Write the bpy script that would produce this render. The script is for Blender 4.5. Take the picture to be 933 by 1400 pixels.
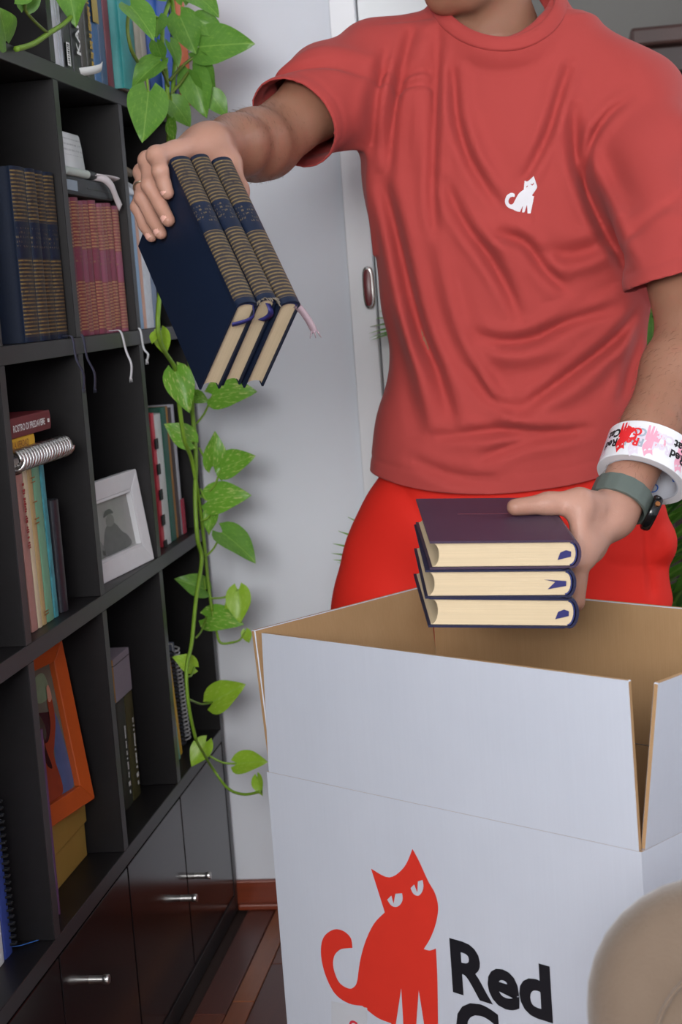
import bpy, bmesh, math, random
import numpy as np
from mathutils import Vector, Matrix
from mathutils.bvhtree import BVHTree

random.seed(7)
rng = np.random.default_rng(7)
for o in list(bpy.data.objects):
    bpy.data.objects.remove(o, do_unlink=True)
SC = bpy.context.scene
COL = SC.collection

# ------------------------------------------------------------------ camera
F_PX, CX, CY = 2300.0, 466.5, 700.0            # focal length in pixels of the 933 x 1400 frame
CAM = np.array([0.0, 0.0, 1.18])
RIGHT = np.array([0.9880, 0.1359, -0.0732])
UP = np.array([0.0545, 0.1365, 0.9891])
FWD = np.array([-0.1444, 0.9813, -0.1275])
cd = bpy.data.cameras.new('camera')
cam = bpy.data.objects.new('camera', cd)
COL.objects.link(cam)
cd.sensor_fit = 'VERTICAL'
cd.sensor_height = 23.5
cd.sensor_width = 23.5
cd.lens = F_PX / 1400.0 * 23.5
m = Matrix.Identity(4)
for i in range(3):
    m[i][0], m[i][1], m[i][2], m[i][3] = RIGHT[i], UP[i], -FWD[i], CAM[i]
cam.matrix_world = m
cd.dof.use_dof = True
cd.dof.focus_distance = 2.25
cd.dof.aperture_fstop = 5.0
cd.clip_start = 0.05
SC.camera = cam

# ------------------------------------------------------------------ light
w = bpy.data.worlds.new('world')
SC.world = w
w.use_nodes = True
wb = w.node_tree.nodes['Background']
wb.inputs[0].default_value = (0.88, 0.93, 1.0, 1)
wb.inputs[1].default_value = 1.5


def area(name, loc, target, sx, sy, power, color):
    l = bpy.data.lights.new(name, 'AREA')
    l.shape = 'RECTANGLE'
    l.size, l.size_y, l.energy, l.color = sx, sy, power, color
    o = bpy.data.objects.new(name, l)
    COL.objects.link(o)
    o.location = loc
    o.rotation_euler = (Vector(target) - Vector(loc)).to_track_quat('-Z', 'Y').to_euler()
    return o


area('room_window_light', (-0.45, -1.5, 1.80), (-0.25, 2.8, 1.2), 1.9, 0.9, 118, (1.0, 0.985, 0.975))
area('balcony_window_light', (1.55, 3.6, 1.9), (0.1, 2.7, 1.3), 0.8, 1.2, 16, (0.9, 0.95, 1.0))
SC.view_settings.view_transform = 'Standard'
SC.view_settings.look = 'None'
SC.view_settings.gamma = 1.0
SC.view_settings.use_curve_mapping = False
SC.view_settings.exposure = 0.0


# ------------------------------------------------------------------ helpers: points
def ray(x, y):
    return RIGHT * ((x - CX) / F_PX) + UP * ((CY - y) / F_PX) + FWD


def at(x, y, X=None, Y=None, Z=None):
    d = ray(x, y)
    if X is not None:
        t = (X - CAM[0]) / d[0]
    elif Y is not None:
        t = (Y - CAM[1]) / d[1]
    else:
        t = (Z - CAM[2]) / d[2]
    return CAM + t * d


def on_plane(x, y, p, n):
    d = ray(x, y)
    return CAM + d * (np.dot(np.asarray(p) - CAM, n) / np.dot(d, n))


# ------------------------------------------------------------------ helpers: materials
def srgb(r, g, b):
    f = lambda c: (c / 255) / 12.92 if c / 255 <= 0.04045 else ((c / 255 + 0.055) / 1.055) ** 2.4
    return (f(r), f(g), f(b), 1)


class NT:
    def __init__(s, name):
        s.m = bpy.data.materials.new(name)
        s.m.use_nodes = True
        s.t = s.m.node_tree
        s.b = s.t.nodes['Principled BSDF']

    def n(s, typ, **kw):
        nd = s.t.nodes.new(typ)
        for k, v in kw.items():
            setattr(nd, k, v)
        return nd

    def l(s, a, b):
        s.t.links.new(a, b)

    def obj(s):
        return s.n('ShaderNodeTexCoord').outputs['Object']

    def math(s, op, a, b=None, c=None, clamp=False):
        nd = s.n('ShaderNodeMath', operation=op)
        nd.use_clamp = clamp
        for i, v in enumerate((a, b, c)):
            if v is None:
                continue
            if isinstance(v, (int, float)):
                nd.inputs[i].default_value = v
            else:
                s.l(v, nd.inputs[i])
        return nd.outputs[0]

    def noise(s, scale, detail=3, vec=None, rough=0.55, stretch=None):
        nd = s.n('ShaderNodeTexNoise')
        nd.inputs['Scale'].default_value = scale
        nd.inputs['Detail'].default_value = detail
        nd.inputs['Roughness'].default_value = rough
        v = vec if vec is not None else s.obj()
        if stretch:
            mp = s.n('ShaderNodeMapping')
            mp.inputs['Scale'].default_value = stretch
            s.l(v, mp.inputs['Vector'])
            v = mp.outputs[0]
        s.l(v, nd.inputs['Vector'])
        return nd.outputs['Fac']

    def mix(s, fac, a, b):
        nd = s.n('ShaderNodeMix', data_type='RGBA')
        for v, i in ((fac, 0), (a, 6), (b, 7)):
            if isinstance(v, (int, float)):
                nd.inputs[i].default_value = v
            elif isinstance(v, tuple):
                nd.inputs[i].default_value = v
            else:
                s.l(v, nd.inputs[i])
        return nd.outputs[2]

    def ramp(s, fac, lo, hi):
        nd = s.n('ShaderNodeMapRange')
        nd.inputs[1].default_value, nd.inputs[2].default_value = lo, hi
        s.l(fac, nd.inputs[0])
        return nd.outputs[0]

    def bump(s, h, strength, dist=0.002):
        nd = s.n('ShaderNodeBump')
        nd.inputs['Strength'].default_value = strength
        nd.inputs['Distance'].default_value = dist
        s.l(h, nd.inputs['Height'])
        s.l(nd.outputs[0], s.b.inputs['Normal'])

    def set(s, col=None, rough=0.5, metal=0.0, spec=0.5):
        if col is not None:
            if isinstance(col, tuple):
                s.b.inputs['Base Color'].default_value = col
            else:
                s.l(col, s.b.inputs['Base Color'])
        s.b.inputs['Roughness'].default_value = rough
        s.b.inputs['Metallic'].default_value = metal
        s.b.inputs['Specular IOR Level'].default_value = spec
        return s.m


_mc = {}


def mul(c, k):
    return (min(1, c[0] * k), min(1, c[1] * k), min(1, c[2] * k), 1)


def plain(name, rgb, rough=0.5, var=0.12, scale=60, bump=0.0, metal=0.0, spec=0.5, stretch=None, bdist=0.001):
    if name in _mc:
        return _mc[name]
    t = NT(name)
    c = srgb(*rgb)
    nz = t.noise(scale, 4, stretch=stretch)
    t.set(t.mix(nz, mul(c, 1 - var), mul(c, 1 + var)), rough, metal, spec)
    if bump:
        t.bump(nz, bump, bdist)
    _mc[name] = t.m
    return t.m


# ------------------------------------------------------------------ helpers: meshes
class MB:
    """collects geometry for one mesh object"""

    def __init__(s):
        s.v, s.f, s.mi = [], [], []

    def add(s, vs, fs, mi=0):
        o = len(s.v)
        s.v += [tuple(map(float, v)) for v in vs]
        s.f += [tuple(i + o for i in f) for f in fs]
        s.mi += [mi] * len(fs)
        return s

    def box(s, lo, hi, mi=0):
        x0, y0, z0 = lo
        x1, y1, z1 = hi
        vs = [(x0, y0, z0), (x1, y0, z0), (x1, y1, z0), (x0, y1, z0), (x0, y0, z1), (x1, y0, z1), (x1, y1, z1), (x0, y1, z1)]
        return s.add(vs, [(0, 3, 2, 1), (4, 5, 6, 7), (0, 1, 5, 4), (1, 2, 6, 5), (2, 3, 7, 6), (3, 0, 4, 7)], mi)

    def prism(s, poly, z0, z1, mi=0):
        n = len(poly)
        vs = [(x, y, z0) for x, y in poly] + [(x, y, z1) for x, y in poly]
        fs = [tuple(range(n))[::-1], tuple(range(n, 2 * n))] + [(i, (i + 1) % n, (i + 1) % n + n, i + n) for i in range(n)]
        return s.add(vs, fs, mi)

    def tube(s, pts, r, n=8, closed=False, mi=0, cap=True):
        pts = [np.asarray(p, float) for p in pts]
        k = len(pts)
        rs = r if isinstance(r, (list, tuple, np.ndarray)) else [r] * k
        ring, prev = [], None
        for i, p in enumerate(pts):
            a = pts[i - 1] if (i > 0 or closed) else p
            b = pts[(i + 1) % k] if (i < k - 1 or closed) else p
            d = b - a
            d = d / (np.linalg.norm(d) + 1e-12)
            if prev is None:
                e = np.cross(d, [0, 0, 1.0])
                if np.linalg.norm(e) < 0.1:
                    e = np.cross(d, [1.0, 0, 0])
            else:
                e = prev - d * np.dot(prev, d)
            e = e / (np.linalg.norm(e) + 1e-12)
            prev = e
            g = np.cross(d, e)
            ring.append([p + rs[i] * (math.cos(2 * math.pi * j / n) * e + math.sin(2 * math.pi * j / n) * g) for j in range(n)])
        vs = [q for rr in ring for q in rr]
        fs = []
        for i in range(k if closed else k - 1):
            a, b = i * n, ((i + 1) % k) * n
            for j in range(n):
                fs.append((a + j, a + (j + 1) % n, b + (j + 1) % n, b + j))
        if cap and not closed:
            fs.append(tuple(range(n))[::-1])
            fs.append(tuple(range((k - 1) * n, k * n)))
        return s.add(vs, fs, mi)

    def lathe(s, prof, n=32, mi=0):
        """prof: (r, z) list, about local Z"""
        vs, fs, k = [], [], len(prof)
        for j in range(n):
            a = 2 * math.pi * j / n
            vs += [(r * math.cos(a), r * math.sin(a), z) for r, z in prof]
        for j in range(n):
            a, b = j * k, ((j + 1) % n) * k
            for i in range(k - 1):
                fs.append((a + i, b + i, b + i + 1, a + i + 1))
        return s.add(vs, fs, mi)

    def build(s, name, mats, parent=None, smooth=False, bevel=0.0, seg=2, mat4=None):
        me = bpy.data.meshes.new(name)
        me.from_pydata(s.v, [], s.f)
        me.update()
        mats = mats if isinstance(mats, (list, tuple)) else [mats]
        for mm in mats:
            me.materials.append(mm)
        if len(mats) > 1:
            me.polygons.foreach_set('material_index', s.mi)
        if bevel > 0:
            bm = bmesh.new()
            bm.from_mesh(me)
            bm.normal_update()
            es = [e for e in bm.edges if len(e.link_faces) == 2 and e.calc_face_angle(0) > 0.6]
            bmesh.ops.bevel(bm, geom=es, offset=bevel, segments=seg, profile=0.5, affect='EDGES', clamp_overlap=True)
            bm.to_mesh(me)
            bm.free()
        if smooth:
            me.polygons.foreach_set('use_smooth', [True] * len(me.polygons))
            if smooth == 'auto':
                try:
                    me.set_sharp_from_angle(angle=math.radians(40))
                except Exception:
                    pass
        o = bpy.data.objects.new(name, me)
        COL.objects.link(o)
        if mat4 is not None:
            o.matrix_world = mat4
        if parent is not None:
            o.parent = parent
        return o


def tag(o, label=None, cat=None, group=None, kind=None):
    for k, v in (('label', label), ('category', cat), ('group', group), ('kind', kind)):
        if v:
            o[k] = v
    return o


def empty(name, loc, label=None, cat=None, group=None, kind=None, axes=None):
    o = bpy.data.objects.new(name, None)
    COL.objects.link(o)
    o.empty_display_size = 0.05
    mm = Matrix.Identity(4)
    for i in range(3):
        if axes is not None:
            for j in range(3):
                mm[i][j] = axes[j][i]
        mm[i][3] = loc[i]
    o.matrix_world = mm
    return tag(o, label, cat, group, kind)


def catmull(pts, n=6, closed=False):
    pts = [np.asarray(p, float) for p in pts]
    k = len(pts)
    out = []
    for i in range(k if closed else k - 1):
        p0 = pts[i - 1] if (i > 0 or closed) else pts[i]
        p1, p2 = pts[i], pts[(i + 1) % k]
        p3 = pts[(i + 2) % k] if (i < k - 2 or closed) else p2
        for j in range(n):
            t = j / n
            out.append(0.5 * ((2 * p1) + (-p0 + p2) * t + (2 * p0 - 5 * p1 + 4 * p2 - p3) * t * t + (-p0 + 3 * p1 - 3 * p2 + p3) * t ** 3))
    if not closed:
        out.append(pts[-1])
    return out


def smooth_outline(pts, n=6):
    """closed outline; points given as (x, y) smooth or (x, y, 1) sharp corner"""
    k = len(pts)
    out = []
    c = [len(p) > 2 for p in pts]
    P = [np.array(p[:2], float) for p in pts]
    for i in range(k):
        p1, p2 = P[i], P[(i + 1) % k]
        p0 = P[i - 1] if not c[i] else p1
        p3 = P[(i + 2) % k] if not c[(i + 1) % k] else p2
        for j in range(n):
            t = j / n
            out.append(0.5 * ((2 * p1) + (-p0 + p2) * t + (2 * p0 - 5 * p1 + 4 * p2 - p3) * t * t + (-p0 + 3 * p1 - 3 * p2 + p3) * t ** 3))
    return out


def eval_curve(cu):
    ob = bpy.data.objects.new('tmp', cu)
    COL.objects.link(ob)
    dg = bpy.context.evaluated_depsgraph_get()
    dg.update()
    ev = ob.evaluated_get(dg)
    me = ev.to_mesh()
    vs = [tuple(v.co) for v in me.vertices]
    fs = [tuple(p.vertices) for p in me.polygons]
    ev.to_mesh_clear()
    bpy.data.objects.remove(ob)
    bpy.data.curves.remove(cu)
    return vs, fs


def flat_shape(outlines):
    """2D outlines (first outer, further ones holes) -> filled flat mesh (verts, faces) in XY"""
    cu = bpy.data.curves.new('tmp', 'CURVE')
    cu.dimensions = '2D'
    cu.fill_mode = 'BOTH'
    for ol in outlines:
        sp = cu.splines.new('POLY')
        sp.points.add(len(ol) - 1)
        for i, p in enumerate(ol):
            sp.points[i].co = (p[0], p[1], 0, 1)
        sp.use_cyclic_u = True
    return eval_curve(cu)


def text_shape(s, size, thick=0.0, spacing=1.0, shear=0.0, align='LEFT'):
    cu = bpy.data.curves.new('tmp', 'FONT')
    cu.body = s
    cu.size = size
    cu.offset = thick
    cu.space_character = spacing
    cu.shear = shear
    cu.align_x = align
    cu.fill_mode = 'FRONT'
    cu.resolution_u = 4
    return eval_curve(cu)


def refine(vs, fs, maxlen):
    """triangulate and split long edges so that a flat shape can be bent"""
    bm = bmesh.new()
    bv = [bm.verts.new(v) for v in vs]
    for f in fs:
        try:
            bm.faces.new([bv[i] for i in f])
        except ValueError:
            pass
    bmesh.ops.triangulate(bm, faces=bm.faces[:])
    for _ in range(6):
        es = [e for e in bm.edges if e.calc_length() > maxlen]
        if not es:
            break
        bmesh.ops.subdivide_edges(bm, edges=es, cuts=1)
        bmesh.ops.triangulate(bm, faces=bm.faces[:])
    bm.verts.index_update()
    r = [tuple(v.co) for v in bm.verts], [tuple(v.index for v in f.verts) for f in bm.faces]
    bm.free()
    return r


def mapped(vs, fn):
    return [tuple(fn(*v)) for v in vs]
# ================================================================== THE ROOM
BX = -0.72            # front plane of the bookcase
M_wall = plain('wall_paint', (224, 228, 236), 0.85, 0.025, 6, 0.05)
M_white = plain('white_gloss_paint', (232, 234, 238), 0.35, 0.02, 8)
M_farwall = plain('far_wall_paint', (118, 115, 110), 0.85, 0.03, 5)
M_skirt = plain('skirting_wood', (122, 52, 28), 0.35, 0.35, 30, 0.1, stretch=(0.2, 3, 6))


def struct(name, mb, mat, **kw):
    return tag(mb.build(name, mat, **kw), kind='structure')


fl = struct('floor', MB().box((-1.2, -1.6, -0.05), (1.8, 5.0, -0.006)), plain('floor_gap', (40, 20, 14), 0.8))
WOODS = []
for i, c in enumerate(((136, 76, 46), (108, 54, 34), (88, 44, 34), (146, 84, 50), (98, 52, 40))):
    t = NT('parquet_%d' % i)
    a = t.noise(14, 5, stretch=(4, 0.5, 1))
    b = t.noise(160, 3, stretch=(3, 0.15, 1))
    cc = srgb(*c)
    col = t.mix(a, mul(cc, 0.62), mul(cc, 1.3))
    col = t.mix(t.math('MULTIPLY', b, 0.45), col, mul(cc, 0.5))
    t.set(col, 0.3, 0, 0.5)
    WOODS.append(t.m)


def plank(x0, y0, x1, y1, mi):
    MB().box((x0 + .0008, y0 + .0008, -0.02), (x1 - .0008, y1 - .0008, 0)).build('plank', WOODS[mi], fl, bevel=0.0012, seg=1)


for k in range(5):
    plank(-0.70, 0.55 + k * 0.52, -0.645, 1.07 + k * 0.52, (2, 1, 2, 1, 2)[k])
    plank(-0.645, 0.60 + k * 0.52, -0.605, 1.12 + k * 0.52, (3, 0, 3, 0, 3)[k])
py = [0.5, 0.84, 1.18, 1.52, 1.86, 2.20, 2.54, 2.84, 3.13]
for i in range(9):
    for j in range(8):
        x0 = -0.605 + i * 0.17
        sh = 0.0 if i % 2 == 0 else 0.16
        y0, y1 = py[j] - (sh if j else 0), py[j + 1] - (sh if j < 7 else 0)
        plank(x0, y0, x0 + 0.17, y1, [2, 0, 4, 1, 3, 2, 0, 1, 4][(i * 2 + j * 3 + (i * j) % 2) % 9])

struct('wall_left', MB().box((-1.14, -1.6, 0), (-1.04, 3.23, 2.7)), M_wall)
struct('wall_back', MB().box((-1.04, 3.13, 0), (-0.41, 3.23, 2.7)), M_wall)
struct('unseen_wall_right', MB().box((1.70, -1.6, 0), (1.80, 5.0, 2.65)), M_wall)  # out of view, added to block sky light from the right
struct('unseen_wall_front', MB().box((-1.14, -1.75, 0), (1.8, -1.62, 1.10)), M_wall)  # low unseen wall, added so sky light enters only above it
struct('unseen_ceiling', MB().box((-1.2, -1.6, 2.65), (1.8, 5.0, 2.75)), plain('ceiling_paint', (226, 226, 226), 0.9, 0.02, 5))  # out of view, added to keep sky light off from above
struct('wall_far', MB().box((-1.2, 4.9, 0), (1.8, 5.0, 2.7)), M_farwall)
bb = struct('baseboard_back', MB().box((-1.04, 3.1165, 0), (-0.41, 3.13, 0.056)), M_skirt, bevel=0.003)
MB().box((-0.7185, 3.104, 0), (-0.41, 3.1165, 0.012)).build('shoe_moulding', M_skirt, bb, bevel=0.003)

# door frame and leaf at the end of the back wall
dr = empty('door_1', (-0.40, 3.13, 0), kind='structure')
MB().box((-0.012, -0.02, 0), (0.035, 0.11, 2.5)).build('jamb', M_white, dr, bevel=0.002)
leaf_d = MB().box((0.037, 0.005, 0.01), (0.19, 0.045, 2.45)).build('door_leaf', plain('door_paint', (222, 226, 228), 0.4, 0.02, 8), dr, bevel=0.002)
# oval lock plate with a dark red inlay
lp = [(0.0115 * math.copysign(abs(math.cos(a)) ** 0.7, math.cos(a)), 0.039 * math.copysign(abs(math.sin(a)) ** 0.55, math.sin(a))) for a in np.linspace(0, 2 * math.pi, 28, endpoint=False)]
mb = MB()
mb.prism(lp, 0, 0.012)
mm4 = Matrix(((1, 0, 0, 0.026), (0, 0, -1, -0.02), (0, 1, 0, 1.19), (0, 0, 0, 1)))
lockp = mb.build('lock_plate', plain('lock_chrome', (190, 188, 186), 0.25, 0.05, 20, metal=1.0), dr, 'auto', 0.003, mat4=mm4)
lockp.parent = dr
lockp.matrix_local = mm4
il = MB().prism([(x * 0.62 - 0.001, y * 0.86) for x, y in lp], 0.012, 0.0155).build('lock_inlay', plain('lock_red', (110, 34, 40), 0.3, 0.1, 30), lockp, 'auto', 0.001)

# ================================================================== BOOKCASE
t = NT('black_brown_laminate')
nz = t.noise(40, 4, stretch=(1, 0.2, 3))
t.set(t.mix(nz, srgb(14, 12, 14), srgb(22, 19, 21)), 0.42, 0, 0.4)
t.bump(nz, 0.05, 0.0005)
M_lam = t.m
t = NT('lit_edge_laminate')  # front edges: light falling on the black boards painted as a greyer tone
t.set(t.mix(t.noise(60, 3), srgb(40, 40, 42), srgb(50, 50, 51)), 0.38, 0, 0.5)
M_edge = t.m
t = NT('glossy_black_door')
t.set(t.mix(t.noise(8, 3), srgb(22, 16, 18), srgb(29, 22, 24)), 0.17, 0, 0.4)
M_door = t.m
M_steel = plain('brushed_steel', (205, 203, 200), 0.28, 0.1, 60, metal=1.0)

BT = 0.024
XB = -1.02
DIV = [1.355, 1.702, 2.05, 2.396, 2.745, 3.092]
ROW = [0.036, 0.37, 0.764, 1.147, 1.54, 1.93]         # top faces of the boards
bc = empty('bookcase', (BX, 2.2, 0), 'tall black cube bookcase with open cells above glossy low doors', 'bookcase')


def bpart(name, lo, hi, mats=None, edge=True):
    lo = np.array(lo) - [BX, 2.2, 0]
    hi = np.array(hi) - [BX, 2.2, 0]
    mb = MB().box(lo, hi)
    if edge:
        mb.mi = [0, 0, 0, 1, 0, 0]
        return mb.build(name, [M_lam, M_edge], bc, bevel=0.0008, seg=1)
    return mb.build(name, mats or M_lam, bc, bevel=0.0008, seg=1)


for z in ROW[1:]:
    bpart('shelf_board', (XB, DIV[0], z - BT), (BX, DIV[-1], z))
bpart('base_board', (XB, DIV[0], 0.0), (BX, DIV[-1], ROW[0]))
bpart('back_panel', (XB - 0.008, DIV[0], 0), (XB, DIV[-1], ROW[-1]), edge=False)
for y in (DIV[0] - BT, DIV[-1]):
    bpart('end_panel', (XB, y, 0), (BX, y + BT, ROW[-1]))
for r in range(5):
    for j in range(1, 5):
        if r == 4 and j == 4:
            continue
        bpart('divider', (XB, DIV[j] - 0.012, ROW[r]), (BX if r else BX - 0.02, DIV[j] + 0.012, ROW[r + 1] - BT))
hy = {2: (2.165, 0.262), 3: (2.69, 0.182), 4: (2.80, 0.182), 1: (1.95, 0.262), 0: (1.45, 0.262)}
for j in range(5):
    d = bpart('door', (BX - 0.018, DIV[j] + 0.003, ROW[0] + 0.003), (BX - 0.001, DIV[j + 1] - 0.003, ROW[1] - BT - 0.004), M_door, edge=False)
    y, z = hy[j]
    mb = MB().tube([(0 - .001, y - 2.2, z), (0.019, y - 2.2, z)], 0.0055, 14)
    mb.tube([(0.019, y - 2.2, z), (0.020, y - 2.2, z), (0.027, y - 2.2, z), (0.028, y - 2.2, z)], [0.006, 0.0068, 0.0068, 0.006], 14)
    h = mb.build('handle', M_steel, d, 'auto')

# ================================================================== BOOKS
M_page = None


def pages_mat(name, rgb, axis):
    """fine page lines, layered across the thickness axis"""
    t = NT(name)
    c = srgb(*rgb)
    st = [1, 1, 1]
    st[axis] = 90
    a = t.noise(10, 3, stretch=tuple(st))
    b = t.noise(22, 3)
    col = t.mix(a, mul(c, 0.84), mul(c, 1.06))
    col = t.mix(t.ramp(b, 0.55, 0.8), col, mul(c, 0.86))
    t.set(col, 0.8, 0, 0.2)
    t.bump(a, 0.25, 0.0006)
    return t.m


M_page = pages_mat('aged_pages', (220, 199, 164), 2)
M_page_w = pages_mat('white_pages', (226, 222, 212), 2)


def cover_mat(name, base, stripe, H, pitch=0.0052, bands=((0.02, 0.31), (0.52, 0.97)), plate=None, duty=0.42):
    """cloth covers with gold-ruled spine: stripes along local X only on the spine side (local y < 0.003)"""
    t = NT(name)
    sep = t.n('ShaderNodeSeparateXYZ')
    t.l(t.obj(), sep.inputs[0])
    x, y = sep.outputs[0], sep.outputs[1]
    fr = t.math('FRACT', t.math('DIVIDE', x, pitch))
    st = t.math('LESS_THAN', fr, duty)
    msk = None
    for lo, hi in bands:
        q = t.math('MULTIPLY', t.math('GREATER_THAN', x, lo * H), t.math('LESS_THAN', x, hi * H))
        msk = q if msk is None else t.math('ADD', msk, q)
    onsp = t.math('LESS_THAN', y, 0.0012)
    wear = t.ramp(t.noise(120, 4), 0.25, 0.5)
    f = t.math('MULTIPLY', t.math('MULTIPLY', t.math('MULTIPLY', st, msk), onsp), t.math('MULTIPLY', wear, 0.9))
    nz = t.noise(300, 3)
    basec = t.mix(nz, mul(srgb(*base), 0.85), mul(srgb(*base), 1.18))
    if plate:
        pm = t.math('MULTIPLY', t.math('SUBTRACT', 1.0, msk), onsp)
        basec = t.mix(pm, basec, srgb(*plate))
    else:
        # faded ground between the gold rules
        basec = t.mix(t.math('MULTIPLY', t.math('MULTIPLY', msk, onsp), 0.6), basec, srgb(58, 50, 46))
    # worn gold lettering block on the plate: short broken lines
    row = t.math('LESS_THAN', t.math('FRACT', t.math('DIVIDE', x, 0.0062)), 0.45)
    zone = t.math('MULTIPLY', t.math('GREATER_THAN', x, 0.345 * H), t.math('LESS_THAN', x, 0.47 * H))
    lett = t.math('GREATER_THAN', t.noise(420, 2, stretch=(0.3, 1, 1)), 0.56)
    lf = t.math('MULTIPLY', t.math('MULTIPLY', row, zone), t.math('MULTIPLY', lett, onsp))
    col = t.mix(f, basec, srgb(*stripe))
    col = t.mix(t.math('MULTIPLY', lf, 0.45), col, srgb(150, 128, 86))
    t.set(col, 0.55, 0, 0.35)
    t.bump(nz, 0.12, 0.0004)
    return t.m


def hardback(name, label, group, org, axes, H, W, T, mcover, mpage=None, cat='book', endband=None, round_spine=0.008, sq=0.003, ribbon=None, open_foreedge=True):
    """local frame: X head->tail along the spine, Y spine->fore edge, Z front->back cover"""
    b = empty(name, org, label, cat, group, axes=axes)
    ct = 0.0026
    R = round_spine
    # cover: front board, back board, rounded spine in one strip
    prof = []
    n = 9
    for i in range(n + 1):
        a = math.pi * i / n
        prof.append((0.002 - R * math.sin(a), T / 2 - (T / 2) * math.cos(a)))
    out = [(W, 0.0), (0.010, 0.0), (0.0065, 0.0009)] + [(y, z) for y, z in prof[0:]] + [(0.0065, T - 0.0009), (0.010, T), (W, T)]
    inn = [(W, ct), (0.010, ct), (0.0065, ct)]
    for i in range(n + 1):
        a = math.pi * i / n
        inn.append((0.0035 - (R - 0.002) * math.sin(a), T / 2 - (T / 2 - ct) * math.cos(a)))
    inn += [(0.0065, T - ct), (0.010, T - ct), (W, T - ct)]
    k = len(out)
    vs = [(0, y, z) for y, z in out] + [(0, y, z) for y, z in inn] + [(H, y, z) for y, z in out] + [(H, y, z) for y, z in inn]
    fs = []
    for i in range(k - 1):
        fs += [(i, i + 1, 2 * k + i + 1, 2 * k + i), (k + i + 1, k + i, 3 * k + i, 3 * k + i + 1)]
        fs += [(i + 1, i, k + i, k + i + 1), (2 * k + i, 2 * k + i + 1, 3 * k + i + 1, 3 * k + i)]
    fs += [(0, 2 * k, 3 * k, k), (k - 1, 2 * k - 1, 4 * k - 1, 3 * k - 1)]
    MB().add(vs, fs).build('cover', mcover, b, 'auto')
    # page block: rounded back, hollow fore edge
    pp = []
    for i in range(n + 1):
        a = math.pi * i / n
        pp.append((0.0042 - (R - 0.0028) * math.sin(a), T / 2 - (T / 2 - ct - 0.0003) * math.cos(a)))
    for i in range(n + 1):
        a = math.pi * i / n
        pp.append((W - sq - (R * 0.75 if open_foreedge else 0.0) * math.sin(a), T / 2 + (T / 2 - ct - 0.0003) * math.cos(a)))
    q = len(pp)
    vs = [(sq, y, z) for y, z in pp] + [(H - sq, y, z) for y, z in pp]
    fs = [(i, (i + 1) % q, (i + 1) % q + q, i + q) for i in range(q)]
    c0, c1 = len(vs), len(vs) + 1
    # end faces as strips across the block
    h = q // 2
    for i in range(h - 1):
        a0, a1, b1, b0 = i, i + 1, q - 2 - i, q - 1 - i
        fs.append((a0, b0, b1, a1))
        fs.append((a0 + q, a1 + q, b1 + q, b0 + q))
    MB().add(vs, fs).build('page_block', mpage or M_page, b, 'auto')
    if endband:
        for x in (sq - 0.0012, H - sq + 0.0002):
            mb = MB()
            mb.tube([(x + 0.0006, 0.0045 - (R - 0.003) * math.sin(math.pi * i / n), T / 2 - (T / 2 - ct - 0.001) * math.cos(math.pi * i / n)) for i in range(n + 1)], 0.0011, 6)
            mb.build('endband', endband, b, True)
    return b


def strip(pts, wdir, width, thick=0.0004):
    """flat ribbon following pts (local), width along wdir"""
    pts = catmull(pts, 5)
    wd = np.asarray(wdir, float)
    wd = wd / np.linalg.norm(wd)
    mb = MB()
    vs, fs = [], []
    for i, p in enumerate(pts):
        d = pts[min(i + 1, len(pts) - 1)] - pts[max(i - 1, 0)]
        nn = np.cross(d, wd)
        nn = nn / (np.linalg.norm(nn) + 1e-9) * thick
        for sx, sn in ((-1, -1), (1, -1), (1, 1), (-1, 1)):
            vs.append(p + wd * sx * width / 2 + nn * sn)
    k = len(pts)
    for i in range(k - 1):
        for j in range(4):
            fs.append((i * 4 + j, i * 4 + (j + 1) % 4, i * 4 + 4 + (j + 1) % 4, i * 4 + 4 + j))
    fs += [(3, 2, 1, 0), (4 * k - 4, 4 * k - 3, 4 * k - 2, 4 * k - 1)]
    return mb.add(vs, fs)


UPR = [np.array([0, 0, -1.0]), np.array([-1.0, 0, 0]), np.array([0, 1.0, 0])]   # standing, spine towards the room


def standing(name, label, group, y0, y1, z, H, W, mcover, xs=-0.735, lean=0.0, mpage=None, endband=None, rs=0.004, yaw=0.0, cat='book', open_fe=False):
    T = (y1 - y0) - 0.0006
    u = np.array([0, math.sin(lean), -math.cos(lean)])
    tt = np.array([0, math.cos(lean), math.sin(lean)])
    vv = np.array([-1.0, 0, 0])
    cz, sz = math.cos(yaw), math.sin(yaw)
    rot = lambda a: np.array([a[0] * cz - a[1] * sz, a[0] * sz + a[1] * cz, a[2]])
    u, vv, tt = rot(u), rot(vv), rot(tt)
    org = np.array([xs, y0, z + 0.0006]) - u * H
    return hardback(name, label, group, org, (u, vv, tt), H, W, T, mcover, mpage, cat, endband, rs, open_foreedge=open_fe)


def flatcover(name, rgb, rough=0.5, var=0.1):
    return plain('cover_' + name, rgb, rough, var, 90, 0.05)


def spine_text(book, s, size, xpos, mat, ypos, zpos, reverse=False, name='title'):
    """lettering on the spine, running along local X"""
    vs, fs = text_shape(s, size, size * 0.02)
    if not vs:
        return
    sg = -1 if reverse else 1
    v2 = [(xpos + sg * x, ypos, zpos + sg * y) for x, y, z in vs]
    MB().add(v2, fs).build(name, mat, book)


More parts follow.
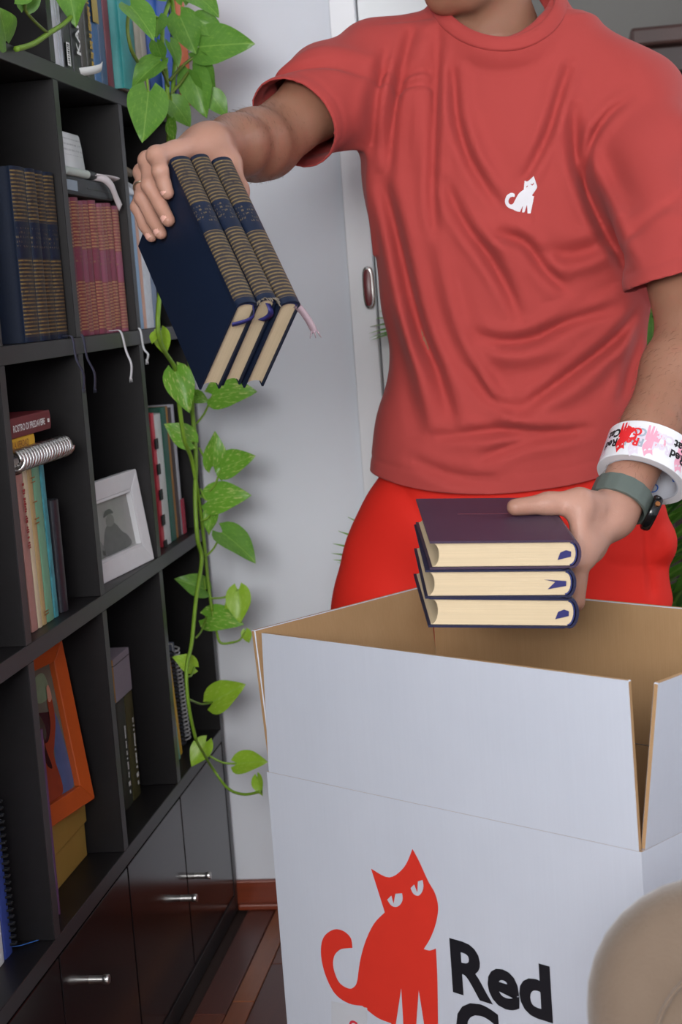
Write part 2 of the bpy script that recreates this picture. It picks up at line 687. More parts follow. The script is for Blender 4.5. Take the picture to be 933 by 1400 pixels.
# --- navy set standing in the cell at eye level
NAVY_H = 0.236
M_navy = cover_mat('navy_gold_shelf', (22, 34, 56), (134, 110, 64), NAVY_H)
M_band = plain('blue_endband', (44, 52, 110), 0.7, 0.2, 200)
ys = [2.206, 2.262, 2.301, 2.342, 2.386]
lab = ['navy clothbound volume with broad front cover showing, beside three gold-striped ones'] + ['navy clothbound volume with gold-ruled spine among the blue set in the bookcase'] * 3
navy = []
for i in range(4):
    navy.append(standing('clothbound_book', lab[i], 'navy gold-striped volumes in the bookcase', ys[i], ys[i + 1], 1.147, NAVY_H, 0.17, M_navy, -0.736 + 0.002 * (i % 2), 0.0, rs=0.007))
navy[2]['label'] = 'navy clothbound volume with gold-ruled spine and dark ribbon, third of the blue set'
navy[3]['label'] = 'navy clothbound volume with gold-ruled spine, last of the blue set beside the divider'
navy[1]['label'] = 'navy clothbound volume with gold-ruled spine, second of the blue set'
M_ribd = plain('dark_ribbon', (58, 60, 78), 0.6, 0.15, 200)
M_ribw = plain('white_ribbon', (222, 222, 226), 0.6, 0.06, 200)


def ribbon_down(book, y, z, L, mat, sway=0.0, out=0.012, wid=0.0052, side=0.0):
    """bookmark ribbon leaving the tail of a shelved book and hanging over the board edge (world layout -> book local)"""
    inv = np.linalg.inv(np.array(book.matrix_world))
    P = [(-0.737, y, z + 0.004), (-0.728, y + side * 0.2, z + 0.004), (BX + 0.0022, y + side * 0.5, z + 0.001), (BX + 0.004, y + side, z - 0.03),
         (BX + 0.006 + out * 0.3, y + side + sway, z - 0.03 - L * 0.5), (BX + 0.006, y + side + sway * 1.6, z - 0.03 - L)]
    P = [(inv @ np.array([*p, 1.0]))[:3] for p in P]
    wd = inv[:3, :3] @ np.array([0.35, 1.0, 0])
    mb = strip(P, wd, wid)
    # frayed end
    e = P[-1]
    dn = inv[:3, :3] @ np.array([0, 0, -1.0])
    for s in (-1, 0, 1):
        a = e + wd / np.linalg.norm(wd) * s * wid * 0.35
        mb.tube([a - dn * 0.003, a + dn * 0.006 + wd / np.linalg.norm(wd) * s * 0.002], [0.0009, 0.0003], 5)
    return mb.build('ribbon_bookmark', mat, book, True)


ribbon_down(navy[2], 2.352, 1.147, 0.045, M_ribd, 0.01, side=0.008)
ribbon_down(navy[3], 2.404, 1.147, 0.048, M_ribd, 0.012, side=0.010)

# --- dusty pink set
PK_H = 0.205
M_pink = cover_mat('pink_gold_shelf', (126, 54, 62), (178, 136, 94), PK_H, 0.0050, ((0.03, 0.36), (0.60, 0.97)), plate=(128, 58, 78), duty=0.5)
M_pink2 = cover_mat('pink_gold_shelf_b', (138, 70, 74), (172, 130, 98), PK_H, 0.0050, ((0.03, 0.36), (0.60, 0.97)), plate=(144, 78, 100), duty=0.46)
yy = np.linspace(2.438, 2.731, 10)
pinks = []
for i in range(9):
    a, b = yy[i], yy[i + 1]
    pinks.append(standing('slim_clothbound_book', 'dusty pink volume with gold-ruled spine in a tight row of nine', 'dusty pink volumes in the bookcase', a, b - 0.0008, 1.147, PK_H + 0.002 * math.sin(i * 2.1), 0.14,
                          (M_pink, M_pink2)[(i * 5 % 3) == 1], -0.737 + 0.002 * math.sin(i * 1.7), 0.0, rs=0.006))
pinks[0]['label'] = 'dusty pink gold-ruled volume, first of its row, against the divider'
pinks[6]['label'] = 'dusty pink gold-ruled volume with long white ribbon hanging over the shelf edge'
pinks[8]['label'] = 'dusty pink gold-ruled volume with short white ribbon, last of its row'
for k_ in (1, 2, 3, 4, 5, 7):
    pinks[k_]['label'] = 'dusty pink volume with gold-ruled spine, inside a tight row of nine'
ribbon_down(pinks[6], 2.605, 1.147, 0.045, M_ribw, 0.004, side=0.03)
ribbon_down(pinks[8], 2.735, 1.147, 0.022, M_ribw, 0.004, side=0.012)
# ================================================================== OTHER THINGS ON THE SHELVES
M_ink = plain('black_print', (18, 18, 20), 0.6, 0.05, 50)
M_inkw = plain('white_print', (226, 226, 224), 0.6, 0.05, 50)
M_inkg = plain('gold_print', (196, 158, 60), 0.5, 0.1, 80)
M_inkr = plain('brown_print', (150, 96, 40), 0.6, 0.1, 80)
M_paperw = plain('white_paper', (226, 226, 224), 0.8, 0.03, 30)
M_blackpl = plain('black_plastic', (26, 27, 30), 0.4, 0.1, 40)

def spine_marks(book, x0, x1, z0, z1, mat):
    """lettering too small to read: a broken line of tiny printed strokes"""
    mb, x = MB(), x0
    while x < x1:
        wd = random.uniform(0.0016, 0.0036)
        mb.box((x, -0.0034, z0 + random.uniform(0, 0.2) * (z1 - z0)), (x + wd, -0.0026, z1 - random.uniform(0, 0.3) * (z1 - z0)))
        x += wd + (0.0009 if random.random() < 0.8 else 0.005)
    mb.build('title', mat, book)


# --- flat dark case on top of the pink volumes
dc = empty('tablet_case', (-0.80, 2.58, 1.358), 'flat charcoal case with pale blue window lying on the pink volumes', 'case')
MB().box((-0.075, -0.135, 0), (0.066, 0.128, 0.028)).build('body', plain('charcoal_case', (52, 55, 60), 0.55, 0.12, 90, 0.1), dc, bevel=0.004)
MB().box((0.066, -0.134, 0.006), (0.0672, -0.075, 0.022)).build('window', plain('pale_blue_film', (150, 168, 186), 0.25, 0.08, 25), dc, bevel=0.0005, seg=1)
MB().box((0.066, -0.02, 0.0125), (0.0668, 0.126, 0.0145)).build('zip', M_blackpl, dc)
# --- marker pen
pn = empty('marker_pen', (-0.738, 2.53, 1.3935), 'white marker pen with black cap lying under the folded slip', 'pen')
MB().tube([(0, -0.075, 0), (0, -0.073, 0), (0, 0.045, 0)], [0.004, 0.0068, 0.0068], 16).build('barrel', plain('pale_green_plastic', (206, 216, 208), 0.35, 0.05, 40), pn, 'auto')
MB().tube([(0, 0.045, 0), (0, 0.046, 0), (0, 0.082, 0), (0, 0.085, 0)], [0.0064, 0.0072, 0.0068, 0.004], 16).build('cap', M_blackpl, pn, 'auto')
# --- printed slip standing behind the pen
t = NT('printed_slip')
sep = t.n('ShaderNodeSeparateXYZ')
t.l(t.obj(), sep.inputs[0])
rowm = t.math('LESS_THAN', t.math('FRACT', t.math('DIVIDE', sep.outputs[2], 0.0085)), 0.34)
zn = t.math('MULTIPLY', t.math('GREATER_THAN', sep.outputs[2], 0.036), t.math('LESS_THAN', sep.outputs[2], 0.062))
ltr = t.math('GREATER_THAN', t.noise(500, 2, stretch=(1, 1, 0.2)), 0.5)
f = t.math('MULTIPLY', t.math('MULTIPLY', rowm, zn), t.math('MULTIPLY', ltr, 0.5))
t.set(t.mix(f, srgb(224, 225, 226), srgb(110, 112, 118)), 0.75)
sl = empty('printed_slip', (-0.752, 2.552, 1.3868), 'white printed paper slip standing up behind the marker pen', 'paper')
mb = MB()
vs, fs = [], []
prf = [(0.010, 0.0), (0.0045, 0.004), (0.001, 0.014), (0.0, 0.03), (-0.001, 0.05), (-0.003, 0.068), (-0.005, 0.071)]
for k, (x, z) in enumerate(prf):
    wd = 0.064 if k < 5 else 0.062
    for y in (-0.062, wd + 0.002 * math.sin(k)):
        vs.append((x, y, z))
        vs.append((x - 0.0006, y, z))
for k in range(len(prf) - 1):
    a, b = 4 * k, 4 * k + 4
    fs += [(a, a + 2, b + 2, b), (a + 1, b + 1, b + 3, a + 3), (a, b, b + 1, a + 1), (a + 2, a + 3, b + 3, b + 2)]
fs += [(0, 1, 3, 2), (len(vs) - 4, len(vs) - 2, len(vs) - 1, len(vs) - 3)]
mb.add(vs, fs).build('sheet', t.m, sl, True)
# --- care-tag strips
M_tag = plain('satin_tag', (226, 216, 218), 0.45, 0.08, 60)
tg = empty('satin_tag_strip', (-0.735, 2.60, 1.388), 'pinkish white satin strip looped flat on the charcoal case', 'ribbon')
strip([(0.0, 0.0, 0.004), (0.004, 0.05, 0.006), (0.008, 0.10, 0.0045), (0.004, 0.112, 0.003), (-0.006, 0.095, 0.0012), (-0.01, 0.03, 0.001)], (0.95, 0.1, 0.3), 0.014).build('strip', M_tag, tg, True)
tg = empty('satin_tag_strip', (-0.727, 2.60, 1.392), 'white satin strip hanging in front of the pink spines', 'ribbon')
strip([(-0.012, 0.0, 0.0), (0.0, 0.03, -0.002), (0.004, 0.06, -0.012), (0.003, 0.085, -0.028), (0.004, 0.105, -0.045)], (0.25, 0.6, 0.75), 0.014).build('strip', M_tag, tg, True)

# --- books along the upper board (their feet at z = 1.54)
Z0 = ROW[4]


def topbook(label, y0, y1, H, W, rgb, xs=-0.722, rough=0.45, lean=0.0, cat='book', rs=0.002, nm='paperback_book', page=None):
    return standing(nm, label, 'books along the upper board', y0, y1, Z0, H, W, flatcover('%d_%d_%d' % rgb, rgb, rough), xs, lean, page or M_page_w, None, rs)


b = topbook('thick white book with grooved spine beside the divider, on the upper board', 2.418, 2.462, 0.24, 0.17, (212, 214, 220))
for q in (0.012, 0.026):
    MB().box((0, -0.0023, q), (0.24, -0.0012, q + 0.0012)).build('groove', flatcover('groove', (168, 172, 182)), b)
b = topbook('black book with barcode sticker low on its spine, on the upper board', 2.464, 2.506, 0.235, 0.17, (26, 28, 31))
MB().box((0.197, -0.0030, 0.004), (0.231, -0.0022, 0.018)).build('barcode_sticker', M_paperw, b)
for k in range(9):
    MB().box((0.200 + k * 0.0033, -0.0034, 0.0055), (0.2012 + k * 0.0033 + 0.0008 * (k % 3 == 0), -0.0030, 0.013)).build('bar', M_ink, b)
b = topbook('black book with jagged white lettering down its spine, on the upper board', 2.508, 2.552, 0.24, 0.16, (30, 30, 33))
spine_text(b, 'KARAVUH', 0.030, 0.215, M_inkw, -0.0034, 0.030, True)
b = topbook('dark umber book with pale scuffed spine, on the upper board', 2.554, 2.584, 0.232, 0.16, (66, 58, 56))
b = topbook('charcoal book with yellow lettering down its spine, on the upper board', 2.586, 2.622, 0.236, 0.15, (60, 58, 52))
spine_marks(b, 0.03, 0.22, 0.010, 0.025, M_inkg)
b = topbook('blue book with a mustard panel on its spine, on the upper board', 2.624, 2.662, 0.24, 0.15, (62, 104, 158))
MB().box((0.04, -0.0033, 0.002), (0.15, -0.0024, 0.033)).build('spine_panel', flatcover('mustard', (176, 150, 70)), b)
topbook('slate blue book between the mustard-panelled book and the maroon one', 2.664, 2.700, 0.23, 0.16, (58, 82, 120))
topbook('maroon book leaning on the big teal book', 2.702, 2.738, 0.238, 0.17, (122, 36, 56))
topbook('big teal book with plain spine standing behind the pothos leaves', 2.740, 2.832, 0.255, 0.19, (38, 142, 142), -0.706, rs=0.003)
topbook('slim beige book half hidden by pothos stems', 2.836, 2.872, 0.22, 0.15, (176, 164, 150), -0.696)
topbook('bright cobalt blue book behind the hanging pothos', 2.876, 2.966, 0.245, 0.17, (26, 88, 186), -0.674, rs=0.003)
topbook('dark indigo book pressed against the orange one', 2.968, 2.990, 0.245, 0.17, (36, 40, 92), -0.672)
topbook('orange book at the end of the upper board', 2.992, 3.062, 0.25, 0.18, (226, 112, 58), -0.666, rs=0.003)
topbook('dark wine book on the upper board nearest the corner leaf', 2.02, 2.036, 0.24, 0.17, (72, 26, 40), -0.735)
tg = empty('white_tag', (-0.716, 2.53, Z0), 'small white paper tag poking from the books on the upper board', 'tag')
strip([(-0.01, 0.0, 0.002), (0.002, 0.03, 0.007), (0.008, 0.065, 0.014), (0.009, 0.080, 0.020)], (0.3, -0.3, 1.0), 0.013).build('strip', M_paperw, tg, True)

# --- cell below eye level: mixed paperbacks with things piled on top
Z1 = ROW[2]


def cellbook(label, y0, y1, H, W, mat, xs=-0.739, lean=0.0, rs=0.002, nm='paperback_book', z=None, group=None, page=None):
    return standing(nm, label, group, y0, y1, Z1 if z is None else z, H, W, mat, xs, lean, page or M_page_w, None, rs)


G = 'paperbacks under the spiral notebook'
b = cellbook('dull pink paperback with small red lettering under the spiral notebook', 2.126, 2.152, 0.212, 0.15, flatcover('dull_pink', (176, 128, 118)), lean=0.02, group=G)
spine_marks(b, 0.012, 0.10, 0.008, 0.017, plain('red_print', (150, 40, 40), 0.6))
b = cellbook('cream paperback with bare spine under the spiral notebook', 2.154, 2.170, 0.214, 0.15, flatcover('cream', (206, 190, 158)), lean=0.02, group=G)
b = cellbook('tan paperback with thin dark rules across its spine', 2.171, 2.190, 0.215, 0.15, flatcover('tan', (186, 160, 110)), lean=0.02, group=G)
for x in (0.012, 0.018, 0.045, 0.068, 0.074, 0.196, 0.2):
    MB().box((x, -0.0033, 0.001), (x + 0.0014, -0.0024, 0.017)).build('spine_rule', M_inkr, b)
b = cellbook('mint green hardback under the spiral notebook', 2.192, 2.223, 0.217, 0.16, flatcover('mint', (112, 164, 132)), lean=0.02, group=G)
b = cellbook('turquoise paperback with floral specks on its spine', 2.225, 2.244, 0.217, 0.15, NT('x').m if False else plain('turquoise_floral', (62, 140, 150), 0.5, 0.6, 70), lean=0.02, group=G)
cellbook('black leather planner with stitched edge beside the turquoise paperback', 2.262, 2.292, 0.160, 0.12, plain('black_leather', (34, 36, 44), 0.4, 0.2, 160, 0.3), -0.742, rs=0.006, nm='leather_planner')
# spiral notebook lying on top
sn = empty('spiral_notebook', (-0.735, 2.20, 0.9845), 'notebook with thick silver spiral lying across the paperbacks', 'notebook')
MB().box((-0.17, -0.115, 0.001), (0.0, 0.115, 0.0038)).build('back_cover', M_blackpl, sn, bevel=0.0006, seg=1)
MB().box((-0.168, -0.113, 0.004), (-0.004, 0.113, 0.0145)).build('page_block', M_page_w, sn)
MB().box((-0.17, -0.115, 0.0148), (0.0, 0.115, 0.017)).build('front_cover', plain('grey_cover', (120, 120, 126), 0.5), sn, bevel=0.0006, seg=1)
hel = []
turns, nn = 19, 14
for i in range(turns * nn + 1):
    a = 2 * math.pi * i / nn
    hel.append((0.0035 + 0.0125 * math.cos(a), -0.112 + 0.226 * i / (turns * nn), 0.0126 + 0.0125 * math.sin(a)))
MB().tube(hel, 0.0036, 6).build('spiral_wire', M_steel, sn, True)


def flatbook(label, y0, y1, z, H, W, mat, xs, rs=0.0015, nm='paperback_book'):
    return hardback(nm, label, None, (xs, y0, z), (np.array([0, 1.0, 0]), np.array([-1.0, 0, 0]), np.array([0, 0, 1.0])), y1 - y0, W, H, mat, M_page_w, 'book', None, rs, open_foreedge=False)


b = flatbook('thin yellow paperback lying on the silver spiral notebook', 2.080, 2.192, 1.0105, 0.015, 0.16, flatcover('yellow', (220, 172, 40)), -0.733)
spine_text(b, 'LA VERDAD', 0.0125, 0.012, M_inkr, -0.0026, 0.0028)
b = flatbook('dark red paperback lying on top of the yellow one', 2.078, 2.262, 1.0262, 0.026, 0.15, flatcover('dark_red', (112, 32, 40)), -0.731)
spine_text(b, 'ROSTRO DI PREDAVETE', 0.0125, 0.016, M_inkw, -0.0026, 0.0085)
MB().box((0.138, -0.0026, 0.010), (0.144, -0.0018, 0.015)).build('publisher_mark', M_inkw, b)
MB().box((0.164, -0.0026, 0.010), (0.170, -0.0018, 0.015)).build('publisher_mark', M_inkw, b)

# --- white picture frame
M_wframe = plain('chalky_white_wood', (222, 222, 224), 0.6, 0.06, 30, 0.1, stretch=(1, 6, 1))


def picture_frame(name, label, A, B, z, h, lean, fw, fd, mframe, photo_fn, inner=None):
    """A, B: bottom corners (x, y); local X along the bottom, Z up the frame, -Y out of its face"""
    A = np.array([A[0], A[1], z])
    B = np.array([B[0], B[1], z])
    e = B - A
    wd = np.linalg.norm(e)
    e = e / wd
    n = np.array([-e[1], e[0], 0])
    up = np.array([0, 0, math.cos(lean)]) + n * math.sin(lean)
    bk = np.cross(up, e)
    fr = empty(name, A, label, 'picture frame', axes=(e, bk, up))
    # mitred rails
    o = [(0, 0), (wd, 0), (wd, h), (0, h)]
    i_ = [(fw, fw), (wd - fw, fw), (wd - fw, h - fw), (fw, h - fw)]
    nm = ['bottom_rail', 'side_rail', 'top_rail', 'side_rail']
    for k in range(4):
        a, b2, c, d = o[k], o[(k + 1) % 4], i_[(k + 1) % 4], i_[k]
        q = [a, b2, c, d]
        vs = [(x, 0.0, zz) for x, zz in (a, b2)] + [(x, 0.004, zz) for x, zz in (c, d)] + [(x, fd, zz) for x, zz in q]
        # slightly domed face
        MB().add(vs, [(0, 1, 2, 3), (7, 6, 5, 4), (0, 4, 5, 1), (1, 5, 6, 2), (2, 6, 7, 3), (3, 7, 4, 0)]).build(nm[k], mframe, fr, bevel=0.0015)
    MB().box((fw - 0.002, fd - 0.004, fw - 0.002), (wd - fw + 0.002, fd, h - fw + 0.002)).build('backing_board', plain('backing', (120, 110, 100), 0.8), fr)
    if inner:
        r = inner
        mb = MB()
        x0, x1, z0, z1 = fw, wd - fw, fw, h - fw
        for (p, q2) in (((x0, z0), (x1, z0 + r)), ((x0, z1 - r), (x1, z1)), ((x0, z0 + r), (x0 + r, z1 - r)), ((x1 - r, z0 + r), (x1, z1 - r))):
            mb.box((p[0], 0.0045, p[1]), (q2[0], fd - 0.004, q2[1]))
        mb.build('inner_lip', mframe, fr)
    photo_fn(fr, fw + (inner or 0), fw + (inner or 0), wd - fw - (inner or 0), h - fw - (inner or 0), fd - 0.0046)
    # easel back
    MB().add([(wd * 0.42, fd, h * 0.72), (wd * 0.58, fd, h * 0.72), (wd * 0.62, fd + 0.05, 0.01 - 0.0), (wd * 0.38, fd + 0.05, 0.01), (wd * 0.42, fd + 0.003, h * 0.72), (wd * 0.58, fd + 0.003, h * 0.72), (wd * 0.62, fd + 0.053, 0.01), (wd * 0.38, fd + 0.053, 0.01)],
             [(0, 1, 2, 3), (7, 6, 5, 4), (0, 4, 5, 1), (1, 5, 6, 2), (2, 6, 7, 3), (3, 7, 4, 0)]).build('easel_back', plain('backing', (120, 110, 100)), fr)
    return fr


def blob(parent, name, mat, pts, y, x0, z0, sx, sz):
    ol = smooth_outline([(x0 + px * sx, z0 + pz * sz) for px, pz in pts], 5)
    vs, fs = flat_shape([ol])
    MB().add([(x, y, z) for x, z, _ in vs], [f for f in fs]).build(name, mat, parent)


def grey_photo(fr, x0, z0, x1, z1, y):
    ph = MB().box((x0 - 0.001, y, z0 - 0.001), (x1 + 0.001, y + 0.0006, z1 + 0.001)).build('photograph', plain('old_photo_paper', (150, 150, 146), 0.3, 0.35, 14), fr)
    sx, sz = x1 - x0, z1 - z0
    g1, g2, g3 = plain('photo_grey_dark', (84, 84, 82), 0.3, 0.4, 60), plain('photo_grey_mid', (112, 112, 108), 0.3, 0.3, 60), plain('photo_grey_deep', (58, 58, 58), 0.3, 0.3, 60)
    blob(ph, 'printed_figure', g1, [(0.22, 0.02), (0.27, 0.3), (0.36, 0.5), (0.5, 0.58), (0.62, 0.5), (0.72, 0.34), (0.84, 0.22), (0.86, 0.02)], y - 0.0002, x0, z0, sx, sz)
    blob(ph, 'printed_figure', g2, [(0.40, 0.54), (0.41, 0.66), (0.49, 0.74), (0.58, 0.67), (0.58, 0.55), (0.5, 0.5)], y - 0.0004, x0, z0, sx, sz)
    blob(ph, 'printed_figure', g3, [(0.36, 0.70), (0.42, 0.80), (0.54, 0.81), (0.60, 0.72), (0.49, 0.73)], y - 0.0006, x0, z0, sx, sz)
    blob(ph, 'printed_figure', g2, [(0.06, 0.02), (0.05, 0.25), (0.14, 0.36), (0.22, 0.24), (0.24, 0.02)], y - 0.0002, x0, z0, sx, sz)
    MB().box((x0 + sx * 0.02, y - 0.0004, z0 + sz * 0.88), (x0 + sx * 0.09, y - 0.0001, z0 + sz * 0.95)).build('red_sticker', plain('red_dot', (190, 70, 60), 0.5), ph)


picture_frame('picture_frame', 'white wooden picture frame holding an old black and white portrait', (-0.746, 2.474), (-0.7225, 2.722), Z1 + 0.0005, 0.155, math.radians(7), 0.030, 0.018, M_wframe, grey_photo, 0.004)

# --- books in the cell next to the vine
G = 'books beside the hanging vine'
b = cellbook('red and black striped slim book beside a white one, next to the vine', 2.850, 2.870, 0.236, 0.16, flatcover('redblack', (200, 64, 78)), group=G, lean=0.01)
for k in range(5):
    MB().box((0.045 + k * 0.045, -0.0033, 0.0), (0.063 + k * 0.045, -0.0012, 0.0186)).build('black_band', M_ink, b)
cellbook('thick white book between the striped and the green ones, next to the vine', 2.872, 2.914, 0.232, 0.17, flatcover('offwhite', (214, 216, 218)), group=G, lean=0.01, rs=0.004)
cellbook('dark green hardback standing next to the vine', 2.916, 2.956, 0.24, 0.18, flatcover('bottle_green', (32, 92, 76)), group=G, lean=0.01, rs=0.004)
cellbook('ochre spined paperback standing next to the vine', 2.958, 2.972, 0.24, 0.17, flatcover('ochre', (164, 112, 44)), group=G, lean=0.01)
cellbook('dark brown paperback standing next to the vine', 2.974, 2.998, 0.236, 0.17, flatcover('brown', (64, 50, 50)), group=G, lean=0.01)
b = cellbook('white paperback with crimson foot on its spine, next to the vine', 3.000, 3.020, 0.24, 0.17, flatcover('greywhite', (186, 186, 196)), group=G, lean=0.01)
MB().box((0.175, -0.0033, 0.0), (0.239, -0.0012, 0.019)).build('crimson_band', plain('crimson', (176, 30, 62), 0.5), b)

# --- things half hidden by the hand, in the cell above
Z2 = ROW[3]
G = 'pale books behind the hand'
cellbook('pale blue book standing behind the held volumes', 2.80, 2.842, 0.226, 0.16, flatcover('pale_blue', (140, 170, 200)), z=Z2, xs=-0.735, group=G)
cellbook('peach spined slim book standing behind the held volumes', 2.844, 2.862, 0.205, 0.16, flatcover('peach', (206, 160, 140)), z=Z2, xs=-0.735, group=G)
cellbook('white paperback with a worn spine standing behind the held volumes', 2.864, 2.915, 0.21, 0.16, flatcover('worn_white', (206, 210, 216), var=0.2), z=Z2, xs=-0.735, group=G)
cellbook('grey blue paperback standing last behind the held volumes', 2.917, 2.95, 0.2, 0.16, flatcover('grey_blue', (120, 136, 160)), z=Z2, xs=-0.735, group=G)
wt = empty('folded_white_cloth', (-0.78, 2.855, 1.3745), 'crumpled white cloth lying on the pale books', 'cloth')
mb = MB()
vs, fs = [], []
for i in range(13):
    for j in range(9):
        x, y = -0.06 + 0.11 * j / 8, -0.05 + 0.13 * i / 12
        ed = min(1, 4 * min(j, 8 - j, i, 12 - i) / 8)
        vs.append((x, y, 0.002 + ed * (0.02 + 0.010 * math.sin(i * 1.1 + j * 0.7) + 0.005 * math.sin(j * 2.3 - i))))
for i in range(12):
    for j in range(8):
        a = i * 9 + j
        fs.append((a, a + 1, a + 10, a + 9))
o = mb.add(vs, fs).build('cloth', plain('white_cotton', (218, 220, 226), 0.85, 0.05, 60), wt, True)
sm = o.modifiers.new('s', 'SOLIDIFY')
sm.thickness = 0.004
st = empty('wooden_stick', (-0.765, 2.872, 1.425), 'short brown wooden stick resting on the white cloth', 'stick')
MB().tube([(-0.01, -0.10, 0.016), (-0.006, -0.05, 0.009), (0.0, 0.02, 0.0), (0.004, 0.06, -0.006)], [0.009, 0.0095, 0.008, 0.007], 10).build('shaft', plain('grey_brown_wood', (124, 108, 88), 0.7, 0.3, 40, 0.2, stretch=(1, 0.2, 1)), st, True)

# --- lower cells
Z3 = ROW[1]
t = NT('kraft_yellow')
t.set(t.mix(t.noise(12, 4), srgb(150, 116, 46), srgb(176, 140, 62)), 0.75)
kb = empty('cardboard_gift_box', (-0.775, 2.27, Z3), 'small mustard cardboard box under the orange frame', 'box')
MB().box((-0.12, -0.10, 0), (0.0, 0.105, 0.072)).build('body', t.m, kb, bevel=0.002)
MB().box((-0.123, -0.103, 0.052), (0.003, 0.108, 0.100)).build('lid', t.m, kb, bevel=0.002)


def colour_photo(fr, x0, z0, x1, z1, y):
    ph = MB().box((x0 - 0.001, y, z0 - 0.001), (x1 + 0.001, y + 0.0006, z1 + 0.001)).build('photograph', plain('photo_room', (104, 104, 92), 0.25, 0.5, 22), fr)
    sx, sz = x1 - x0, z1 - z0
    c = lambda n, r, v=0.2: plain('photo_' + n, r, 0.25, v, 60)
    bl = [('blue', (74, 96, 138), [(0.62, 0.02), (0.66, 0.3), (0.78, 0.56), (0.9, 0.6), (0.98, 0.3), (0.98, 0.02)]),
          ('greygreen', (120, 140, 112), [(0.5, 0.75), (0.52, 0.92), (0.8, 0.94), (0.84, 0.76)]),
          ('darkcoat', (50, 34, 40), [(0.12, 0.40), (0.14, 0.62), (0.34, 0.68), (0.6, 0.66), (0.84, 0.62), (0.80, 0.5), (0.6, 0.42)]),
          ('scarf', (66, 66, 58), [(0.2, 0.5), (0.24, 0.68), (0.42, 0.70), (0.56, 0.56), (0.5, 0.46)]),
          ('hair', (70, 40, 32), [(0.14, 0.62), (0.14, 0.8), (0.26, 0.89), (0.40, 0.84), (0.42, 0.68), (0.3, 0.6)]),
          ('skin', (190, 140, 118), [(0.20, 0.70), (0.20, 0.81), (0.28, 0.85), (0.36, 0.79), (0.34, 0.69), (0.27, 0.65)]),
          ('rust', (142, 62, 40), [(0.16, 0.02), (0.2, 0.3), (0.34, 0.44), (0.55, 0.44), (0.7, 0.56), (0.74, 0.74), (0.86, 0.74), (0.84, 0.56), (0.7, 0.4), (0.62, 0.3), (0.66, 0.02)]),
          ('darkhair', (34, 22, 24), [(0.2, 0.28), (0.24, 0.5), (0.34, 0.58), (0.46, 0.54), (0.46, 0.4), (0.52, 0.24), (0.42, 0.26), (0.34, 0.34)]),
          ('skin2', (198, 146, 122), [(0.30, 0.42), (0.30, 0.50), (0.37, 0.54), (0.44, 0.49), (0.42, 0.40), (0.36, 0.37)]),
          ('skin', (190, 140, 118), [(0.76, 0.72), (0.77, 0.82), (0.84, 0.84), (0.86, 0.74)]),
          ('cream', (196, 190, 176), [(0.02, 0.02), (0.03, 0.1), (0.2, 0.09), (0.24, 0.02)])]
    for k, (n, r, pts) in enumerate(bl):
        blob(ph, 'printed_figure', c(n, r), pts, y - 0.0002 * (k + 1), x0, z0, sx, sz)


M_oframe = plain('orange_wood', (176, 76, 24), 0.45, 0.18, 18, 0.08, stretch=(1, 6, 1))
picture_frame('picture_frame', 'orange wooden picture frame with a colour photo of two women', (-0.772, 2.172), (-0.742, 2.335), Z3 + 0.1005, 0.243, math.radians(7), 0.028, 0.018, M_oframe, colour_photo)
cellbook('thin purple folder standing edge-on in front of the mustard box', 2.128, 2.136, 0.26, 0.10, flatcover('purple', (96, 58, 96)), z=Z3, xs=-0.742, nm='paper_folder')

G = 'olive paperbacks under the little box'
for k, (a, b_) in enumerate(((2.590, 2.640), (2.642, 2.690))):
    b = cellbook('dark olive paperback with white title under the little box' if k else 'charcoal olive paperback with white title under the little box', a, b_, 0.178, 0.13, flatcover('olive%d' % k, ((52, 52, 44), (72, 66, 34))[k]), z=Z3, xs=-0.772, group=G)
    spine_marks(b, 0.042, 0.128, 0.021, 0.0265, M_inkw)
    MB().box((0.136, -0.0034, 0.018), (0.143, -0.0026, 0.028)).build('publisher_mark', M_inkw, b)
    MB().box((0.150, -0.0034, 0.021), (0.156, -0.0026, 0.025)).build('publisher_mark', M_inkw, b)
bx = empty('keepsake_box', (-0.773, 2.64, Z3 + 0.180), 'little box with tan side and lilac grey front on the olive paperbacks', 'box')
mb = MB().box((-0.07, -0.045, 0), (0.0, 0.052, 0.072))
mb.mi = [0, 0, 1, 2, 0, 0]
mb.build('body', [plain('lilac_card', (142, 132, 142), 0.7, 0.06, 40), plain('tan_card', (200, 148, 84), 0.7, 0.1, 30, stretch=(6, 1, 1)), plain('lilac_card', (142, 132, 142))], bx, bevel=0.001)
MB().box((-0.0705, -0.0455, 0.060), (0.0005, 0.0525, 0.0612)).build('lid_seam', plain('dark_seam', (60, 50, 48), 0.8), bx)

